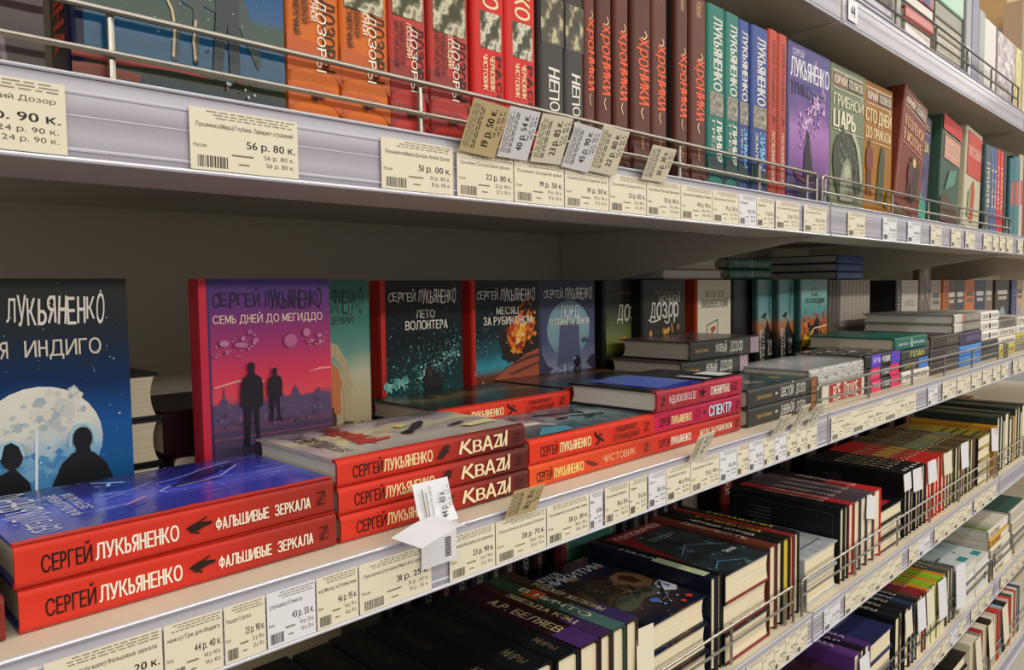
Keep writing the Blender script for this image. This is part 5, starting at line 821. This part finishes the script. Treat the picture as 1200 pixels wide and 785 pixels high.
T1 = [(.028, .123, '24 р. 90 к.', 'Лукьяненко/Московский Дозор'), (.188, .261, '56 р. 80 к.', 'Лукьяненко(Миры)/Глубина. Лабиринт отражений'), (.327, .397, '51 р. 00 к.', 'Лукьяненко(Миры)/Дозоры. Ночной Дозор'), (.4, .465, '22 р. 80 к.', 'Лукьяненко/Дозоры/Дикий арбалет'), (.465, .531, '19 р. 50 к.', 'Лукьяненко/Дозоры/Не время'), (.531, .598, '19 р. 50 к.', 'Лукьяненко/Дозоры/Сумеречный Дозор'), (.598, .661, '23 р. 85 к.', 'Лукьяненко/Дозоры/Печать'), (.661, .726, '20 р. 80 к.', 'Лукьяненко/Дозоры/Школьный'), (.726, .793, '40 р. 90 к.', 'Лукьяненко(Миры)/Линия'), (.793, .855, '17 р. 20 к.', 'Лукьяненко/Осенние'), (.855, .9, '41 р. 45 к.', 'Лукьяненко'), (.9, .949, '37 р. 15 к.', 'Лукьяненко'), (.952, 1.023, '32 р. 75 к.', 'Лукьяненко/Последний'), (1.037, 1.114, '32 р. 50 к.', 'Лукьяненко/Трикс')]
for k, (a, b, p, t) in enumerate(T1): rail_tag('T', a, b, '%s tag priced %s, %s from the left on the upper rail' % ('white' if k == 10 else 'cream', p.replace(' р. ', '.').replace(' к.', ''), orn(k)), p, t, k == 10, k)
for k, (a, b) in enumerate([(1.193, 1.263), (1.342, 1.408), (1.465, 1.535), (1.595, 1.664), (1.726, 1.792), (1.829, 1.902), (1.972, 2.046), (2.054, 2.109), (2.117, 2.174), (2.183, 2.244), (2.30, 2.36), (2.37, 2.44)]):
    rail_tag('T', a, b, '%s small tag past the joint on the upper rail' % orn(k), PT[k % 7], 'Поляков', k in (1, 2), 40+k)
M1 = [(.03, .096, '41 р. 95 к.', 'Лукьяненко(лучшее)/Три', 0), (.098, .161, '41 р. 20 к.', 'Лукьяненко(лучшее)/Фальшивые зеркала', 0), (.161, .198, '44 р. 40 к.', 'ненко)/Три дня Индиго', 0), (.198, .227, '23 р. 90 к.', 'Рыцари Сорока', 0), (.227, .264, '43 р. 55 к.', '(лучшее)/Спектр', 1), (.264, .299, '46 р. 95 к.', 'ко)/Месяц за Рубиконом', 0), (.299, .367, '31 р. 25 к.', 'Лукьяненко(лучшее)/Маги без времени', 0), (.385, .437, '23 р. 90 к.', '(лучшее)/На время для драконов', 0), (.437, .502, '28 р. 70 к.', 'Лукьяненко(лучшее)/Кваzи', 0), (.502, .564, '38 р. 30 к.', 'Лукьяненко(лучшее)/Чистовик', 0), (.564, .585, '6 р. 18 к.', 'Миры', 1), (.588, .629, '36 р. 35 к.', 'Лукьяненко/Лабиринт', 0), (.629, .661, '37 р. 32 к.', 'Лабиринт', 0), (.663, .697, '30 р. 35 к.', 'Лето', 1), (.697, .747, '46 р. 95 к.', 'Лукьяненко/Спектр', 0), (.747, .812, '35 р. 40 к.', 'Лукьяненко/Порог', 0), (.812, .854, '42 р. 20 к.', 'Спектр', 1), (.854, .884, '17 р. 40 к.', 'Дозор', 0), (.884, .923, '43 р. 05 к.', 'Дозор', 1), (.923, .955, '42 р. 85 к.', 'Дозор', 0), (.955, .99, '41 р. 45 к.', 'Дозор', 1), (.99, 1.022, '42 р. 45 к.', 'Дозор', 0), (1.022, 1.055, '41 р. 75 к.', 'Дозор', 0), (1.055, 1.09, '44 р. 12 к.', 'Дозор', 0)]
for k, (a, b, p, t, w) in enumerate(M1): rail_tag('M', a, b, '%s tag priced %s, %s along the middle rail' % ('white' if w else 'cream', p.replace(' р. ', '.').replace(' к.', ''), orn(k)), p, t, w, 80+k)
for k, (a, b) in enumerate([(1.14, 1.218), (1.218, 1.361), (1.361, 1.529), (1.599, 1.658), (1.691, 1.786), (1.792, 1.895), (1.902, 1.986), (1.994, 2.077), (2.085, 2.158), (2.166, 2.235), (2.285, 2.34), (2.345, 2.43)]):
    rail_tag('M', a, b, '%s tag past the joint on the middle rail' % orn(k), PT[k % 7], 'Кинг/Собрание', k == 3, 120+k)
for k, (a, b) in enumerate([(.60, .66), (.66, .72), (.72, .78), (.78, .833), (.833, .914), (.919, .965), (.965, 1.001), (1.001, 1.036), (1.036, 1.073), (1.073, 1.111), (1.171, 1.235), (1.255, 1.32), (1.32, 1.39), (1.39, 1.46), (1.46, 1.53), (1.57, 1.63), (1.63, 1.70), (1.73, 1.80), (1.80, 1.87), (1.87, 1.94), (1.94, 2.01), (2.03, 2.10), (2.10, 2.17), (2.17, 2.24)]):
    rail_tag('N', a, b, '%s tag from the left on the third rail' % orn(k), PT[k % 7], 'Фэнтези', k in (10, 16), 160+k)
for k in range(14):
    a = 1.62+.065*k+(.04 if k > 5 else 0)
    if a > 2.2: a += .09
    rail_tag('O', a, a+.062, '%s tag visible on the fourth rail' % orn(k), PT[k % 7], 'Детектив', k == 4, 200+k)
# bay number on the top shelf
mb = MB(); mb.box(0, .034, 0, .0006, 0, .030, flat('#eceaf0', .3)); deco(mb, [('t', '44', .28, .74, .2, .82, '#2a2830', .03)], lambda a, b, l: (a*.034, -EPS, b*.030))
o = mb.build('shelf_number_plate'); o.location = (1.15, SY['U']-.0024, EYE+SZ['U']-.036); tag(o, 'white number plate reading 44 on the top shelf rail', 'sign')

# slips stuck upright behind the rails (leaning paper cards, lettering turned sideways)
def slip(s, x, z, w, h, lean, label, price='', paper=None, dy=-.006, seed=3, back=24):
    mb = MB(); mb.box(0, w, 0, .0004, 0, h, paper or M_PAPER)
    if price:
        rr = random.Random(label); d = []
        for q in (.05, .10, .15, .20, .27, .33):
            b = .1
            while b < .85:
                w_ = rr.uniform(.05, .16); d.append(('R', q, q+(.022 if q < .25 else .03), b, min(b+w_, .92), '#8a8470' if q < .25 else '#5a5546')); b += w_+.03
        deco(mb, d, lambda a, b, l: (a*w, -EPS, b*h))
        deco(mb, [('t', price, .18, .90, .30, .50, '#26231c', .02), ('t', price, .40, .90, .16, .24, '#3a362c', 0), ('t', price, .44, .92, .05, .13, '#3a362c', 0)], lambda a, b, l: (w*(1-b), -EPS, a*h))
    o = mb.build('paper_price_slip'); o.location = (x, SY[s]+dy, EYE+z)
    o.rotation_euler = (radians(back), radians(lean), 0)
    return tag(o, label, 'price slip', 'loose price slips')
zt = SZ['T']-.008
for x, w, h, ln, p, pp, lb in ((.399, .039, .042, 3, '19 р. 50 к.', M_KRAFT, 'kraft slip tilted before the bright red spines, leftmost'), (.441, .036, .042, 0, '40 р. 54 к.', M_WHITEP, 'white slip leaning second of the row on upper rail'), (.481, .040, .042, -2, '23 р. 85 к.', M_PAPER, 'cream slip leaning third of the row, before grey spines'), (.522, .038, .041, 3, '45 р. 90 к.', M_WHITEP, 'white slip leaning fourth of the row on upper rail'), (.561, .040, .044, 2, '22 р. 80 к.', M_PAPER, 'cream slip leaning last of the close row on upper rail'), (.646, .043, .036, 0, '30 р. 30 к.', M_PAPER, 'cream slip standing apart before the brown spines')):
    slip('T', x, zt, w, h, ln, lb, p, pp)
zm = SZ['M']-.004
for x, z, w, h, ln, p, pp, lb in ((.444, zm, .039, .029, 1, '38 р. 30 к.', M_KRAFT, 'kraft slip leaning before the orange-red spine, middle rail'), (.736, zm, .036, .034, -2, '36 р. 30 к.', M_PAPER, 'cream slip leaning before the coral red spine, middle rail'), (.937, zm, .033, .030, 2, '41 р. 45 к.', M_PAPER, 'first of three cream slips by the joint, middle rail'), (.994, zm, .030, .038, 0, '42 р. 45 к.', M_PAPER, 'second of three cream slips by the joint, middle rail'), (1.045, zm, .030, .034, 3, '41 р. 75 к.', M_PAPER, 'third of three cream slips by the joint, middle rail')):
    slip('M', x, z, w, h, ln, lb, p, pp)
# the long white folded slip hanging over the middle rail
mb = MB(); W_, H_ = .036, .066
prof = [(0, 0), (.0, .026), (-.003, .034), (.004, .045), (.010, .066)]
for (ya, za), (yb, zb) in zip(prof, prof[1:]):
    mb.face([(0, ya, za), (W_, ya, za), (W_, yb, zb), (0, yb, zb)], M_WHITEP); mb.face([(0, ya+.0005, za), (0, yb+.0005, zb), (W_, yb+.0005, zb), (W_, ya+.0005, za)], M_WHITEP)
deco(mb, [('t', '44 р. 40 к.', .05, .75, .24, .42, '#1f1d1a', .02), ('t', '35 р. 52 к.', .3, .9, .10, .18, '#4a463c', 0), ('t', 'Лукьяненко/Семь дней до', .05, .95, .60, .68, '#55514a', 0), ('R', .05, .9, .82, .86, '#8a8678'), ('R', .05, .8, .74, .77, '#8a8678')], lambda a, b, l: (W_*(1-b), .0095*(.15+.85*a)-.0036+.0002, .036+a*.029))
for j in range(9): mb.box(.024, .030, -.0004, -.0001, .005+.0018*j, .0060+.0018*j, flat('#2a2723'))
o = mb.build('paper_price_slip'); o.location = (.3545, SY['M']-.0046, EYE-.2185); tag(o, 'long white folded slip hanging over the middle rail', 'price slip', 'loose price slips')
mb = MB(); n = 8
pts = [(-.032+.044*t/n, -.003-.004*sin(pi*t/n), .001+.009*sin(pi*t/n*.7)) for t in range(n+1)]
for a, b in zip(pts, pts[1:]):
    mb.face([(a[0], a[1], a[2]), (b[0], b[1], b[2]), (b[0]+.012, b[1]-.022, b[2]-.006), (a[0]+.012, a[1]-.022, a[2]-.006)], M_WHITEP)
o = mb.build('paper_price_slip'); o.location = (.357, SY['M']-.003, EYE-.186); tag(o, 'torn white paper flap curling out from the folded slip', 'paper flap')

# paper slips tucked between the spine-up books
def tuck(s, x, zt_, w, h, lb, paper=None, price='', lean=0, y=None):
    return slip(s, x, zt_, w, h, lean, lb, price, paper or M_WHITEP, dy=.0125 if y is None else y, back=-4)
for k, (x, w, h, ln) in enumerate(((.690, .034, .062, 4), (1.385, .046, .042, 14), (1.585, .042, .034, 0), (1.640, .055, .046, 3), (1.735, .058, .048, 2), (1.845, .06, .05, 2), (1.98, .06, .06, 2), (2.25, .07, .06, 8))):
    tuck('N', x, zN+.135-h-(.02 if k == 0 else .004), w, h, '%s blank white slip tucked before the third shelf books' % orn(k), M_PAPER if k in (0, 5) else M_WHITEP, '', ln)
for k, (x, w, h, ln) in enumerate(((1.355, .045, .08, 0), (1.585, .04, .05, 0), (1.66, .05, .065, 2), (1.72, .05, .07, 2), (1.80, .06, .085, 4), (1.93, .08, .10, 8))):
    tuck('O', x, zO+.13-h+(-.01 if k == 0 else 0), w, h, '%s paper slip tucked before the fourth shelf books' % orn(k), M_PAPER if k in (1, 3) else M_WHITEP, '', ln, y=-.001)
for k, (x, w, h) in enumerate(((2.13, .05, .10), (2.25, .05, .09), (2.40, .06, .10))):
    tuck('P', x, zP+.14-h, w, h, '%s cream slip tucked before the lowest shelf row' % orn(k), M_PAPER, '', 0, y=-.001)
bpy.data.objects.remove(_fo)
